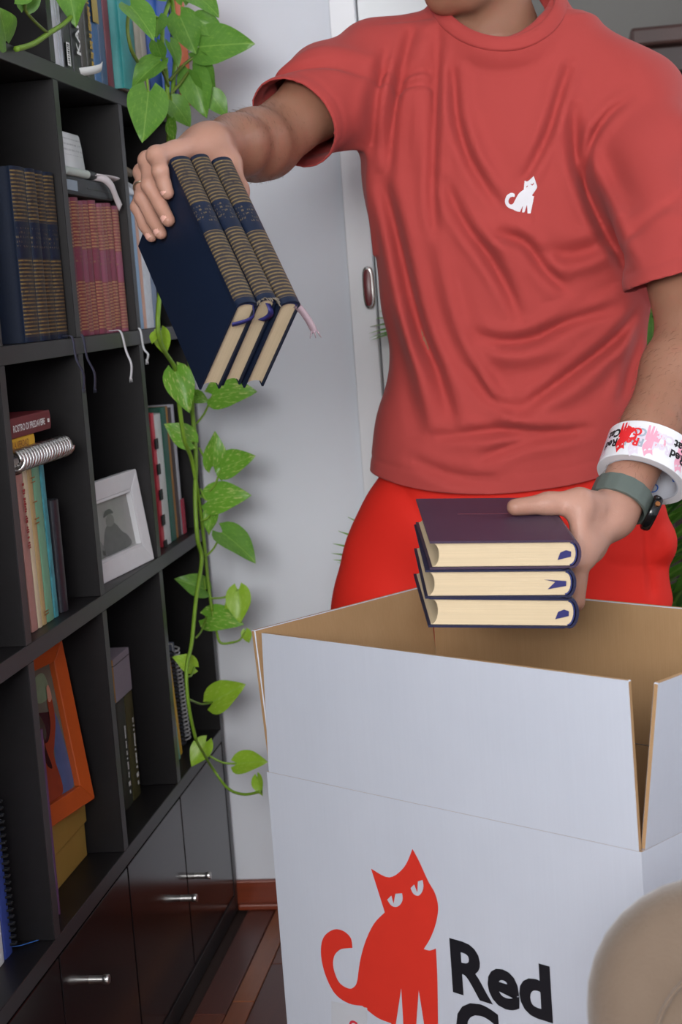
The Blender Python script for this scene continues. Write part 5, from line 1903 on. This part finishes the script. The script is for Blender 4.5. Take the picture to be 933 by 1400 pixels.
SH = [px_row(760, 503, 884, 2.705, 0.140), px_row(690, 505, 884, 2.705, 0.140), px_row(645, 507, 884, 2.705, 0.138), px_row(560, 521, 884, 2.70, 0.132), px_row(470, 532, 890, 2.695, 0.128), px_row(400, 522, 892, 2.69, 0.132),
      px_row(300, 507, 884, 2.685, 0.134), px_row(220, 494, 868, 2.68, 0.130), px_row(150, 500, 850, 2.675, 0.118), px_row(95, 520, 830, 2.675, 0.100), px_row(50, 560, 800, 2.68, 0.085)]
F = Field((-0.60, 2.20, 0.74), (0.36, 2.90, 1.70), 0.0038)
F.loft(SH, 2.35)
NKC = np.array([-0.098, 2.672, 1.555])
# neckline: an ellipse tilted forward, the shirt is drawn up to it
n_l, n_r, n_f = at(611, 14, Y=2.655), at(752, 12, Y=2.655), at(688, 71, Y=2.580)
NC = (n_l + n_r) / 2
NE1 = (n_r - n_l) / 2
NE2 = n_f - NC
NAX = np.cross(NE2, NE1)
NAX = NAX / np.linalg.norm(NAX)
if NAX[2] < 0:
    NAX = -NAX
NE2B = np.array([0.0, -0.075, -0.026])              # shallower towards the nape
NECK = [NC + NE1 * math.cos(a) + (NE2 if math.sin(a) > 0 else NE2B) * math.sin(a) for a in np.linspace(0, 2 * math.pi, 96, endpoint=False)]
F.cone(n_l + [0.012, 0.015, -0.066], R_SH + [0.03, 0.0, 0.006], 0.064, 0.060, 0.05)
F.cone(n_r + [-0.012, 0.015, -0.066], L_SH + [-0.01, 0, 0.016], 0.064, 0.066, 0.05)
F.cone(n_l + [0.012, 0.015, -0.066], n_r + [-0.012, 0.015, -0.066], 0.064, 0.064, 0.05)
for i in range(0, 96, 2):
    F.cone(NECK[i], NECK[(i + 2) % 96], 0.010, 0.010, 0.03)
RA = (R_EL - R_SH) / np.linalg.norm(R_EL - R_SH)
LA = (L_EL - L_SH) / np.linalg.norm(L_EL - L_SH)
R_CUFF = R_SH + (R_EL - R_SH) * 0.72
zc_ = at(900, 380, Y=2.52)[2]
L_CUFF = L_SH + (L_EL - L_SH) * ((zc_ - L_SH[2]) / (L_EL[2] - L_SH[2]))
LCN = np.array([0.20, -0.06, -0.97])
LCN = LCN / np.linalg.norm(LCN)
F.cone(R_SH + [0.035, 0, -0.016], R_SH + RA * 0.08 + [0, 0, -0.004], 0.070, 0.072, 0.05)
F.cone(R_SH + RA * 0.08 + [0, 0, -0.004], R_CUFF + RA * 0.08 + [0, 0, -0.004], 0.072, 0.073, 0.03, clip=(R_CUFF, RA))
F.cone(L_SH + [-0.035, 0, 0.005], L_SH + LA * 0.11, 0.078, 0.078, 0.045)
F.cone(L_SH + LA * 0.11, L_CUFF + LA * 0.14, 0.078, 0.080, 0.022, clip=(L_CUFF, LCN))
# folds: strokes on the front given by pixel -> (X, Z) at the chest plane
STR = [([(598, 40), (596, 100), (594, 177), (592, 262), (596, 320)], -0.0062, 0.0075),
       ([(617, 85), (620, 110), (627, 170), (647, 227), (685, 285)], -0.0070, 0.0075),
       ([(640, 150), (660, 215), (700, 275)], 0.0035, 0.011),
       ([(562, 30), (548, 90), (535, 177), (530, 240)], -0.0060, 0.0080),
       ([(580, 40), (570, 130), (566, 220)], 0.0030, 0.009),
       ([(530, 60), (515, 130), (506, 200)], -0.0050, 0.008),
       ([(610, 250), (635, 304), (666, 347), (693, 393), (710, 432)], -0.0085, 0.0085),
       ([(660, 312), (690, 340), (716, 385)], 0.0045, 0.011),
       ([(672, 320), (716, 331), (747, 370), (776, 396)], -0.0090, 0.0085),
       ([(735, 343), (785, 347), (832, 331)], -0.0050, 0.011),
       ([(760, 366), (800, 362), (850, 340)], 0.0040, 0.012),
       ([(650, 458), (690, 468), (730, 462), (780, 440), (845, 420)], -0.0085, 0.0090),
       ([(660, 488), (720, 490), (790, 470)], 0.0050, 0.013),
       ([(520, 240), (539, 316), (569, 447), (596, 509), (620, 580)], -0.0110, 0.0105),
       ([(545, 420), (572, 520), (592, 600)], 0.0060, 0.012),
       ([(600, 330), (612, 397), (631, 459), (662, 517), (700, 572), (770, 578)], 0.0050, 0.011),
       ([(640, 500), (670, 545), (705, 560)], -0.0060, 0.0085),
       ([(590, 603), (674, 590), (740, 592), (805, 594)], -0.0075, 0.0085),
       ([(655, 628), (716, 606), (793, 600)], -0.0055, 0.0085),
       ([(712, 560), (770, 520), (845, 462), (872, 425)], -0.0075, 0.0085),
       ([(730, 570), (800, 530), (860, 470)], 0.0045, 0.012),
       ([(852, 560), (868, 500), (880, 440)], -0.0065, 0.009),
       ([(860, 135), (832, 158), (809, 193), (801, 239), (806, 268)], -0.0050, 0.0060),
       ([(785, 150), (789, 216), (805, 266), (828, 316), (858, 372)], -0.0120, 0.0095),
       ([(815, 215), (830, 260), (850, 300)], 0.0060, 0.012),
       ([(780, 85), (770, 112), (751, 177), (728, 227), (712, 250)], -0.0065, 0.0075),
       ([(560, 640), (620, 655), (690, 660)], -0.0040, 0.010)]
X = F.ax[0][:, None, None]
Y = F.ax[1][None, :, None]
Z = F.ax[2][None, None, :]
disp = np.zeros((F.n[0], F.n[2]), np.float32)
Xg, Zg = F.ax[0][:, None], F.ax[2][None, :]
for pts, amp, wd in STR:
    P = np.array(catmull([at(*p, Y=2.565)[[0, 2]] for p in pts], 8))
    best = np.full(disp.shape, 9.0, np.float32)
    bt = np.zeros(disp.shape, np.float32)
    for i in range(len(P) - 1):
        a, b = P[i], P[i + 1]
        ab = b - a
        tt = np.clip(((Xg - a[0]) * ab[0] + (Zg - a[1]) * ab[1]) / (ab @ ab), 0, 1)
        d = np.hypot(Xg - a[0] - tt * ab[0], Zg - a[1] - tt * ab[1])
        mk = d < best
        best = np.where(mk, d, best)
        bt = np.where(mk, (i + tt) / (len(P) - 1), bt)
    fade = np.sin(np.pi * np.clip(bt, 0.02, 0.98)) ** 0.6
    disp += (1.6 * amp * fade * (np.exp(-(best / wd) ** 2) - 0.45 * np.exp(-((best - 2.0 * wd) / (1.2 * wd)) ** 2))).astype(np.float32)
front = np.clip((2.67 - F.ax[1]) / 0.06, 0, 1)[None, :, None]
F.D -= disp[:, None, :] * front
F.D -= (0.0022 * np.sin(X * 21 + 3 * np.sin(Z * 9)) * np.sin(Z * 15 + 2 * np.sin(X * 8)) + 0.0012 * np.sin(X * 55 + Z * 30 + Y * 20)).astype(np.float32)
# creases across the sleeves


def sleeve_creases(C, ax_, lst):
    sl, X_, Y_, Z_ = F.sub(C - 0.2, C + 0.2)
    s_ = (X_ - C[0]) * ax_[0] + (Y_ - C[1]) * ax_[1] + (Z_ - C[2]) * ax_[2]
    for off_, dirv, amp, wd in lst:
        q = s_ + dirv[0] * (X_ - C[0]) + dirv[1] * (Y_ - C[1]) + dirv[2] * (Z_ - C[2]) - off_
        F.D[sl] -= (amp * np.exp(-(q / wd) ** 2)).astype(np.float32) * (np.abs(s_) < 0.19)


sleeve_creases(R_CUFF, RA, [(-0.075, (0.6, 0.2, -0.5), -0.006, 0.010), (-0.11, (0.4, 0.1, -0.9), -0.006, 0.010), (-0.045, (0.5, 0.0, 0.2), 0.004, 0.012)])
sleeve_creases(L_CUFF, LA, [(-0.11, (0.6, 0.2, -0.3), -0.004, 0.012), (-0.06, (-0.5, 0.1, -0.2), 0.003, 0.014)])
# hems: shallow stitched grooves above every edge
ZH = 0.868
for zz in (ZH + 0.022,):
    F.D += (0.0012 * np.exp(-((Z - zz) / 0.003) ** 2)).astype(np.float32)
for C, ax_ in ((R_CUFF, RA), (L_CUFF, LCN)):
    sleeve_creases(C, ax_, [(-0.022, (0, 0, 0), -0.0014, 0.0035)])
V_, Q_ = F.mesh(1)
t = NT('coral_cotton')
sep = t.n('ShaderNodeSeparateXYZ')
t.l(t.obj(), sep.inputs[0])
n1 = t.noise(5, 3)
weave = t.noise(900, 2)
cc = srgb(178, 70, 66)
t.set(t.mix(n1, mul(cc, 0.94), mul(cc, 1.05)), 0.85, 0, 0.2)
t.b.inputs['Sheen Weight'].default_value = 0.06
t.b.inputs['Sheen Roughness'].default_value = 0.5
t.bump(weave, 0.12, 0.0006)
M_shirt = t.m
shirt = mesh_obj('t_shirt', [(V_, Q_)], M_shirt, man, MAN)
# open the neck, hem and cuffs
q1, q2 = NE1 / (NE1 @ NE1), NE2 / (NE2 @ NE2)
bm = bmesh.new()
bm.from_mesh(shirt.data)
rel = lambda co: np.array(co) + MAN - NC
kill = []
for v_ in bm.verts:
    p = rel(v_.co)
    if p @ NAX > -0.050 and (p @ q1) ** 2 + (p @ q2) ** 2 < 0.99:
        kill.append(v_)
bm.normal_update()
bmesh.ops.delete(bm, geom=kill, context='VERTS')
bmesh.ops.bisect_plane(bm, geom=bm.verts[:] + bm.edges[:] + bm.faces[:], plane_co=Vector((0, 0, ZH)), plane_no=(0, 0.05, -1), clear_outer=True)
for C, ax_ in ((R_CUFF, RA), (L_CUFF, LCN)):
    c = C - MAN
    kf = []
    for f in bm.faces:
        p = np.array(f.calc_center_median()) - c
        q = p @ ax_
        if abs(q) < 0.012 and np.linalg.norm(p - ax_ * q) < 0.12 and np.array(f.normal) @ ax_ > 0.75:
            kf.append(f)
    bmesh.ops.delete(bm, geom=kf, context='FACES')
# keep only the main piece
seen, groups = set(), []
for v_ in bm.verts:
    if v_ in seen:
        continue
    st_, comp = [v_], []
    seen.add(v_)
    while st_:
        q = st_.pop()
        comp.append(q)
        for e in q.link_edges:
            o2 = e.other_vert(q)
            if o2 not in seen:
                seen.add(o2)
                st_.append(o2)
    groups.append(comp)
groups.sort(key=len)
for g_ in groups[:-1]:
    bmesh.ops.delete(bm, geom=g_, context='VERTS')
for _ in range(8):                        # even out the cut edges
    mv = []
    for v_ in bm.verts:
        bn_ = [e.other_vert(v_).co for e in v_.link_edges if e.is_boundary]
        if len(bn_) == 2:
            mv.append((v_, v_.co * 0.4 + (bn_[0] + bn_[1]) * 0.3))
    for v_, c_ in mv:
        v_.co = c_
for v_ in bm.verts:                       # the hem rises towards the sides
    z_ = v_.co.z
    if z_ < 1.06:
        v_.co.z += 0.024 * min(1.3, abs((v_.co.x + MAN[0] + 0.118) / 0.20)) ** 2 * min(1, (1.06 - z_) / 0.17)
bm.to_mesh(shirt.data)
bm.free()
shirt.data.polygons.foreach_set('use_smooth', [True] * len(shirt.data.polygons))
so = shirt.modifiers.new('cloth', 'SOLIDIFY')
so.thickness = 0.0022
so.offset = -1
# ribbed collar: a band laid on the shirt around the neck opening
bvh = BVHTree.FromPolygons([v_.co.copy() for v_ in shirt.data.vertices], [tuple(p.vertices) for p in shirt.data.polygons])
vs, fs = [], []
NA = 96
SEC = [(-0.0115, -0.0010), (-0.0118, 0.0012), (-0.0100, 0.0030), (-0.0040, 0.0040), (0.0030, 0.0040), (0.0085, 0.0032), (0.0108, 0.0012), (0.0112, -0.0040), (0.0, -0.0030)]
K = len(SEC)
COFF, CFR = [], []
for i in range(NA):
    a = 2 * math.pi * i / NA
    p = NECK[i]
    tg_ = -NE1 * math.sin(a) + NE2 * math.cos(a)
    tg_ = tg_ / np.linalg.norm(tg_)
    rad = np.cross(tg_, NAX)
    if rad @ (p - NC) < 0:
        rad = -rad
    fr = max(0.0, math.sin(a))
    wdir = rad * (0.80 + 0.1 * fr) - NAX * (0.60 - 0.15 * fr)
    wdir = wdir / np.linalg.norm(wdir)
    nn = np.cross(wdir, tg_)
    if nn @ (NAX + rad) < 0:
        nn = -nn
    off_ = []
    for w_ in (0.004, 0.008):
        hit = bvh.ray_cast(Vector(p + wdir * w_ + nn * 0.06 - MAN), Vector(-nn))
        if hit[0] is not None and hit[3] < 0.075:
            off_.append(0.06 - hit[3])
    COFF.append(max(off_) if off_ else np.nan)
    CFR.append((p, wdir, nn))
COFF = np.array(COFF)
ok = ~np.isnan(COFF)
COFF = np.interp(np.arange(NA), np.arange(NA)[ok], COFF[ok], period=NA)
for _ in range(4):
    COFF = 0.5 * COFF + 0.25 * (np.roll(COFF, 1) + np.roll(COFF, -1))
for i in range(NA):
    p, wdir, nn = CFR[i]
    for w_, h_ in SEC:
        vs.append(p + wdir * w_ + nn * (COFF[i] - 0.0005 + h_) - MAN)
for i in range(NA):
    for k in range(K):
        a, b = i * K + k, ((i + 1) % NA) * K + k
        a2, b2 = i * K + (k + 1) % K, ((i + 1) % NA) * K + (k + 1) % K
        fs.append((a, b, b2, a2))
MB().add(vs, fs).build('collar', M_shirt, man, True)
# cat print on the chest
def cat_small(x, y):
    # map the emblem's frame to the photo crop of the chest print
    return (x, y)


CATS = [(505, 228, 1), (552, 245), (610, 205), (668, 148, 1), (690, 200), (712, 270), (733, 345), (700, 410), (662, 465), (640, 495, 1), (655, 512), (678, 512, 1), (660, 600), (640, 700), (612, 826, 1), (558, 826, 1), (550, 690, 1), (545, 675, 1), (500, 808, 1), (456, 806, 1), (475, 682, 1), (420, 798, 1), (360, 788), (290, 752, 1),
        (245, 740), (190, 705), (155, 650), (152, 580), (180, 510), (225, 470), (275, 455), (318, 470), (330, 502), (318, 528), (290, 525), (245, 540), (218, 580), (215, 630), (240, 662), (280, 662), (305, 640, 1), (340, 570), (390, 480), (440, 430), (490, 395, 1)]
E1 = [(535, 355), (545, 330), (565, 322), (555, 345)]
E2 = [(615, 290), (640, 300), (660, 285), (668, 265), (672, 290), (650, 318), (628, 312)]
ols = []
for ol in (CATS, E1, E2):
    ols.append([at(680 + p[0] * 70 / 933, 230 + p[1] * 70 / 933, Y=2.56)[[0, 2]] for p in smooth_outline(ol, 4)])
vs, fs = flat_shape(ols)
vs, fs = refine(vs, fs, 0.004)
out = []
for x, z, _ in vs:
    # project along the line of the chest's normal (straight back)
    hit = bvh.ray_cast(Vector(np.array([x, 2.40, z]) - MAN), Vector((0, 1, 0)))
    yy_ = hit[0][1] if hit[0] is not None else 2.56 - MAN[1]
    out.append((x - MAN[0], yy_ - 0.0012, z - MAN[2]))
MB().add(out, fs).build('cat_print', plain('white_shirt_print', (232, 230, 234), 0.6, 0.03, 60), man)

# ---- trousers
F = Field((-0.56, 2.45, 0.03), (0.30, 2.97, 0.99), 0.006)
PT = [px_row(830, 452, 916, 2.70, 0.125), px_row(770, 466, 918, 2.70, 0.128), px_row(710, 476, 912, 2.70, 0.125), px_row(660, 505, 893, 2.70, 0.115), px_row(600, 528, 872, 2.70, 0.105)]
F.loft(PT, 2.3)
HP = at(560, 850, Y=2.70)
HP2 = at(812, 850, Y=2.70)
F.chain([HP, np.array([-0.345, 2.70, 0.40]), np.array([-0.375, 2.77, 0.09])], [0.120, 0.082, 0.070], k=0.03)
F.chain([HP2, np.array([0.03, 2.71, 0.40]), np.array([0.05, 2.77, 0.09])], [0.118, 0.082, 0.070], k=0.03)
F.ell(at(905, 742, Y=2.69), (0.020, 0.05, 0.026), 0.02)          # pocket bulge
X = F.ax[0][:, None, None]
Z = F.ax[2][None, None, :]
Yg = F.ax[1][None, :, None]
F.D -= (0.004 * np.sin(X * 24 + Z * 30 + 2 * np.sin(Z * 13)) * np.sin(Z * 19 + X * 7 + Yg * 9)).astype(np.float32)
P0, P1 = at(880, 690, Y=2.6)[[0, 2]], at(892, 815, Y=2.6)[[0, 2]]
for (a, b, amp, wd) in ((P0, P1, -0.004, 0.005), (at(540, 665, Y=2.58)[[0, 2]], at(600, 740, Y=2.58)[[0, 2]], -0.005, 0.010), (at(830, 770, Y=2.6)[[0, 2]], at(905, 782, Y=2.6)[[0, 2]], -0.003, 0.008)):
    ab = b - a
    Xg, Zg = F.ax[0][:, None], F.ax[2][None, :]
    tt = np.clip(((Xg - a[0]) * ab[0] + (Zg - a[1]) * ab[1]) / (ab @ ab), 0, 1)
    d = np.hypot(Xg - a[0] - tt * ab[0], Zg - a[1] - tt * ab[1])
    F.D -= (amp * np.exp(-(d / wd) ** 2)).astype(np.float32)[:, None, :]
t = NT('bright_red_cloth')
n1, n2 = t.noise(6, 3), t.noise(700, 2)
cc = srgb(226, 42, 30)
t.set(t.mix(n1, mul(cc, 0.92), mul(cc, 1.04)), 0.75, 0, 0.25)
t.bump(n2, 0.12, 0.0006)
mesh_obj('trousers', [F.mesh(2)], t.m, man, MAN)
for sx, yw in ((-0.38, -0.1), (0.055, 0.1)):
    F = Field((sx - 0.09, 2.50, 0.0 - 0.012), (sx + 0.09, 2.90, 0.16), 0.005)
    F.cone((sx + yw * 0.5, 2.585, 0.035), (sx, 2.80, 0.042), 0.036, 0.038, 0.01)
    F.cone((sx, 2.77, 0.05), (sx, 2.78, 0.10), 0.042, 0.045, 0.03)
    F.D = np.maximum(F.D, (0.0 - F.ax[2])[None, None, :].astype(np.float32) + 0.001)
    mesh_obj('shoe', [F.mesh(1)], plain('white_canvas', (214, 212, 208), 0.7, 0.05, 60), man, MAN)

# ================================================================== WATCH AND TAPE ROLL ON THE LEFT ARM
fa = (L_EL - L_WR) / np.linalg.norm(L_EL - L_WR)
# wrist section axes: 'out' = towards the room (camera side), 'sd' = across
sd = np.cross(fa, [0.25, -0.85, 0.35])
sd = sd / np.linalg.norm(sd)
out_ = np.cross(sd, fa)
WC = L_WR + fa * 0.021
wt = empty('wristwatch', WC, 'dark grey-green strapped wristwatch with black round case on the wrist', 'watch', axes=(sd, out_, fa))
M_strap = plain('grey_green_rubber', (92, 102, 96), 0.55, 0.08, 80)
rw = 0.0362
vs, fs = [], []
NS = 64
for i in range(NS):
    a = 2 * math.pi * i / NS
    rib = 0.0007 * (1 if (i % 4) < 2 else 0)
    for (dr_, z) in ((0.0, -0.0135), (0.0032 + rib, -0.0130), (0.0036 + rib, 0.0), (0.0032 + rib, 0.0130), (0.0, 0.0135)):
        vs.append(((rw + dr_) * math.cos(a), (rw + dr_) * math.sin(a), z))
for i in range(NS):
    for k in range(4):
        a, b = i * 5 + k, ((i + 1) % NS) * 5 + k
        fs.append((a, b, b + 1, a + 1))
MB().add(vs, fs).build('strap', M_strap, wt, 'auto')
# case direction: lower right of the wrist as seen from the room
cdir = np.array([0.55, -0.34, -0.76])
cl = np.array([cdir @ sd, cdir @ out_, 0.0])
cl = cl / np.linalg.norm(cl)
ang = math.atan2(cl[1], cl[0])
mm4 = Matrix.Translation(Vector(cl * (rw + 0.001))) @ Matrix.Rotation(ang, 4, 'Z') @ Matrix.Rotation(math.radians(90), 4, 'Y') @ Matrix.Scale(1.16, 4)
M_case = plain('black_ceramic', (18, 18, 20), 0.15, 0.1, 30)
cs = MB().lathe([(0.0, 0.0), (0.019, 0.0), (0.0212, 0.002), (0.0216, 0.006), (0.0205, 0.0095), (0.0185, 0.0112), (0.017, 0.0112), (0.0168, 0.0105), (0.0, 0.0105)], 40).build('case', M_case, wt, 'auto')
cs.matrix_basis = mm4
MB().lathe([(0.0, 0.0108), (0.0165, 0.0108)], 32).build('glass', plain('watch_glass', (20, 22, 24), 0.03, 0.05, 10), cs)
MB().tube([(0.0, 0.0212, 0.006), (0.0, 0.0240, 0.006)], 0.003, 12).build('crown', plain('copper_pin', (196, 130, 80), 0.3, 0.1, 50, metal=1.0), cs, 'auto')

# tape roll hanging on the forearm
TA = np.array([0.30, 0.50, 0.68])
TA = TA / np.linalg.norm(TA)
TC = L_WR + fa * 0.092 + np.array([0.010, -0.004, -0.008])
tx = np.cross([0, 0, 1.0], TA)
tx = tx / np.linalg.norm(tx)
ty = np.cross(TA, tx)
tr = empty('tape_roll', TC, 'roll of white printed packing tape hanging around the forearm', 'tape', axes=(tx, ty, TA))
RO, RI, HW = 0.0610, 0.0475, 0.0270
M_tape = plain('white_tape', (236, 236, 240), 0.25, 0.02, 20)
MB().lathe([(RI + 0.002, -HW), (RO - 0.0006, -HW), (RO, -HW + 0.0006), (RO, HW - 0.0006), (RO - 0.0006, HW), (RI + 0.002, HW)], 72).build('tape', [M_tape], tr, 'auto')
MB().lathe([(RI, -HW), (RI + 0.002, -HW), (RI + 0.002, HW), (RI, HW), (RI, -HW)], 72).build('core', plain('card_core', (196, 200, 210), 0.6, 0.06, 30), tr, 'auto')


def wrap(vs, a0, z0, r, sx=1.0, sz=1.0):
    return [(r * math.cos(a0 + x * sx / r), r * math.sin(a0 + x * sx / r), z0 + y * sz) for x, y, _ in vs]


CATP = smooth_outline(CAT, 3)
cx0, cy0 = 260.0, 375.0
def cat_flat(size):
    k = size / 690.0
    ols = [[((p[0] - cx0) * k, -(p[1] - cy0) * k) for p in smooth_outline(o_, 3)] for o_ in (CAT, EYE1, EYE2)]
    v, f = flat_shape(ols)
    return refine(v, f, 0.006)


M_tred, M_tpink, M_tlil = plain('tape_red', (230, 40, 44), 0.3), plain('tape_pink', (238, 168, 190), 0.3), plain('tape_lilac', (224, 214, 226), 0.3)
M_tgrey = plain('tape_grey', (168, 178, 192), 0.3)
tb = math.atan2(*(lambda p: (p @ ty, p @ tx))(CAM - TC))     # angle facing the room
catf = cat_flat(0.047)
txt1 = refine(*text_shape('Red', 0.0165, 0.0006), 0.004)
txt2 = refine(*text_shape('Cat', 0.0165, 0.0006), 0.004)
for da, mat, z, rr in ((-0.62, M_tred, 0.0, 0.0004), (0.02, M_tpink, -0.002, 0.0004), (0.78, M_tpink, -0.004, 0.0004), (-1.15, M_tlil, -0.004, 0.0003), (-0.28, M_tlil, -0.006, 0.0002), (1.4, M_tred, 0, 0.0004), (2.2, M_tpink, 0, 0.0004), (3.0, M_tred, 0, 0.0004), (-1.9, M_tred, 0, 0.0004), (-2.6, M_tpink, 0, 0.0004)):
    MB().add(wrap([(-x, -y, 0) for x, y, _ in catf[0]], tb + da, z, RO + rr), catf[1]).build('cat_print', mat, tr)
for da, mat, rr in ((-1.02, M_ink, 0.0007), (0.62, M_ink, 0.0008), (-0.40, M_tgrey, 0.0003), (0.22, M_tlil, 0.0006), (-0.50, M_tred, 0.0006), (1.9, M_ink, 0.0007), (-2.2, M_ink, 0.0007)):
    for tx_, zz in ((txt1, -0.007), (txt2, 0.0085)):
        MB().add(wrap([(-x + 0.012, -y, 0) for x, y, _ in tx_[0]], tb + da, zz + 0.006, RO + rr), tx_[1]).build('lettering', mat, tr)
M_tblue = plain('core_blue', (48, 104, 196), 0.5)
for da in np.linspace(0, 2 * math.pi, 9, endpoint=False):
    ring = [(0.007 * math.cos(a), 0.007 * math.sin(a)) for a in np.linspace(0, 2 * math.pi, 18, endpoint=False)]
    ring2 = [(0.005 * math.cos(a), 0.005 * math.sin(a)) for a in np.linspace(0, 2 * math.pi, 18, endpoint=False)]
    v, f = refine(*flat_shape([ring, ring2]), 0.006)
    MB().add(wrap(v, da, -0.010 + 0.014 * (int(da * 10) % 2), RI - 0.0003), f).build('core_mark', M_tblue, tr)
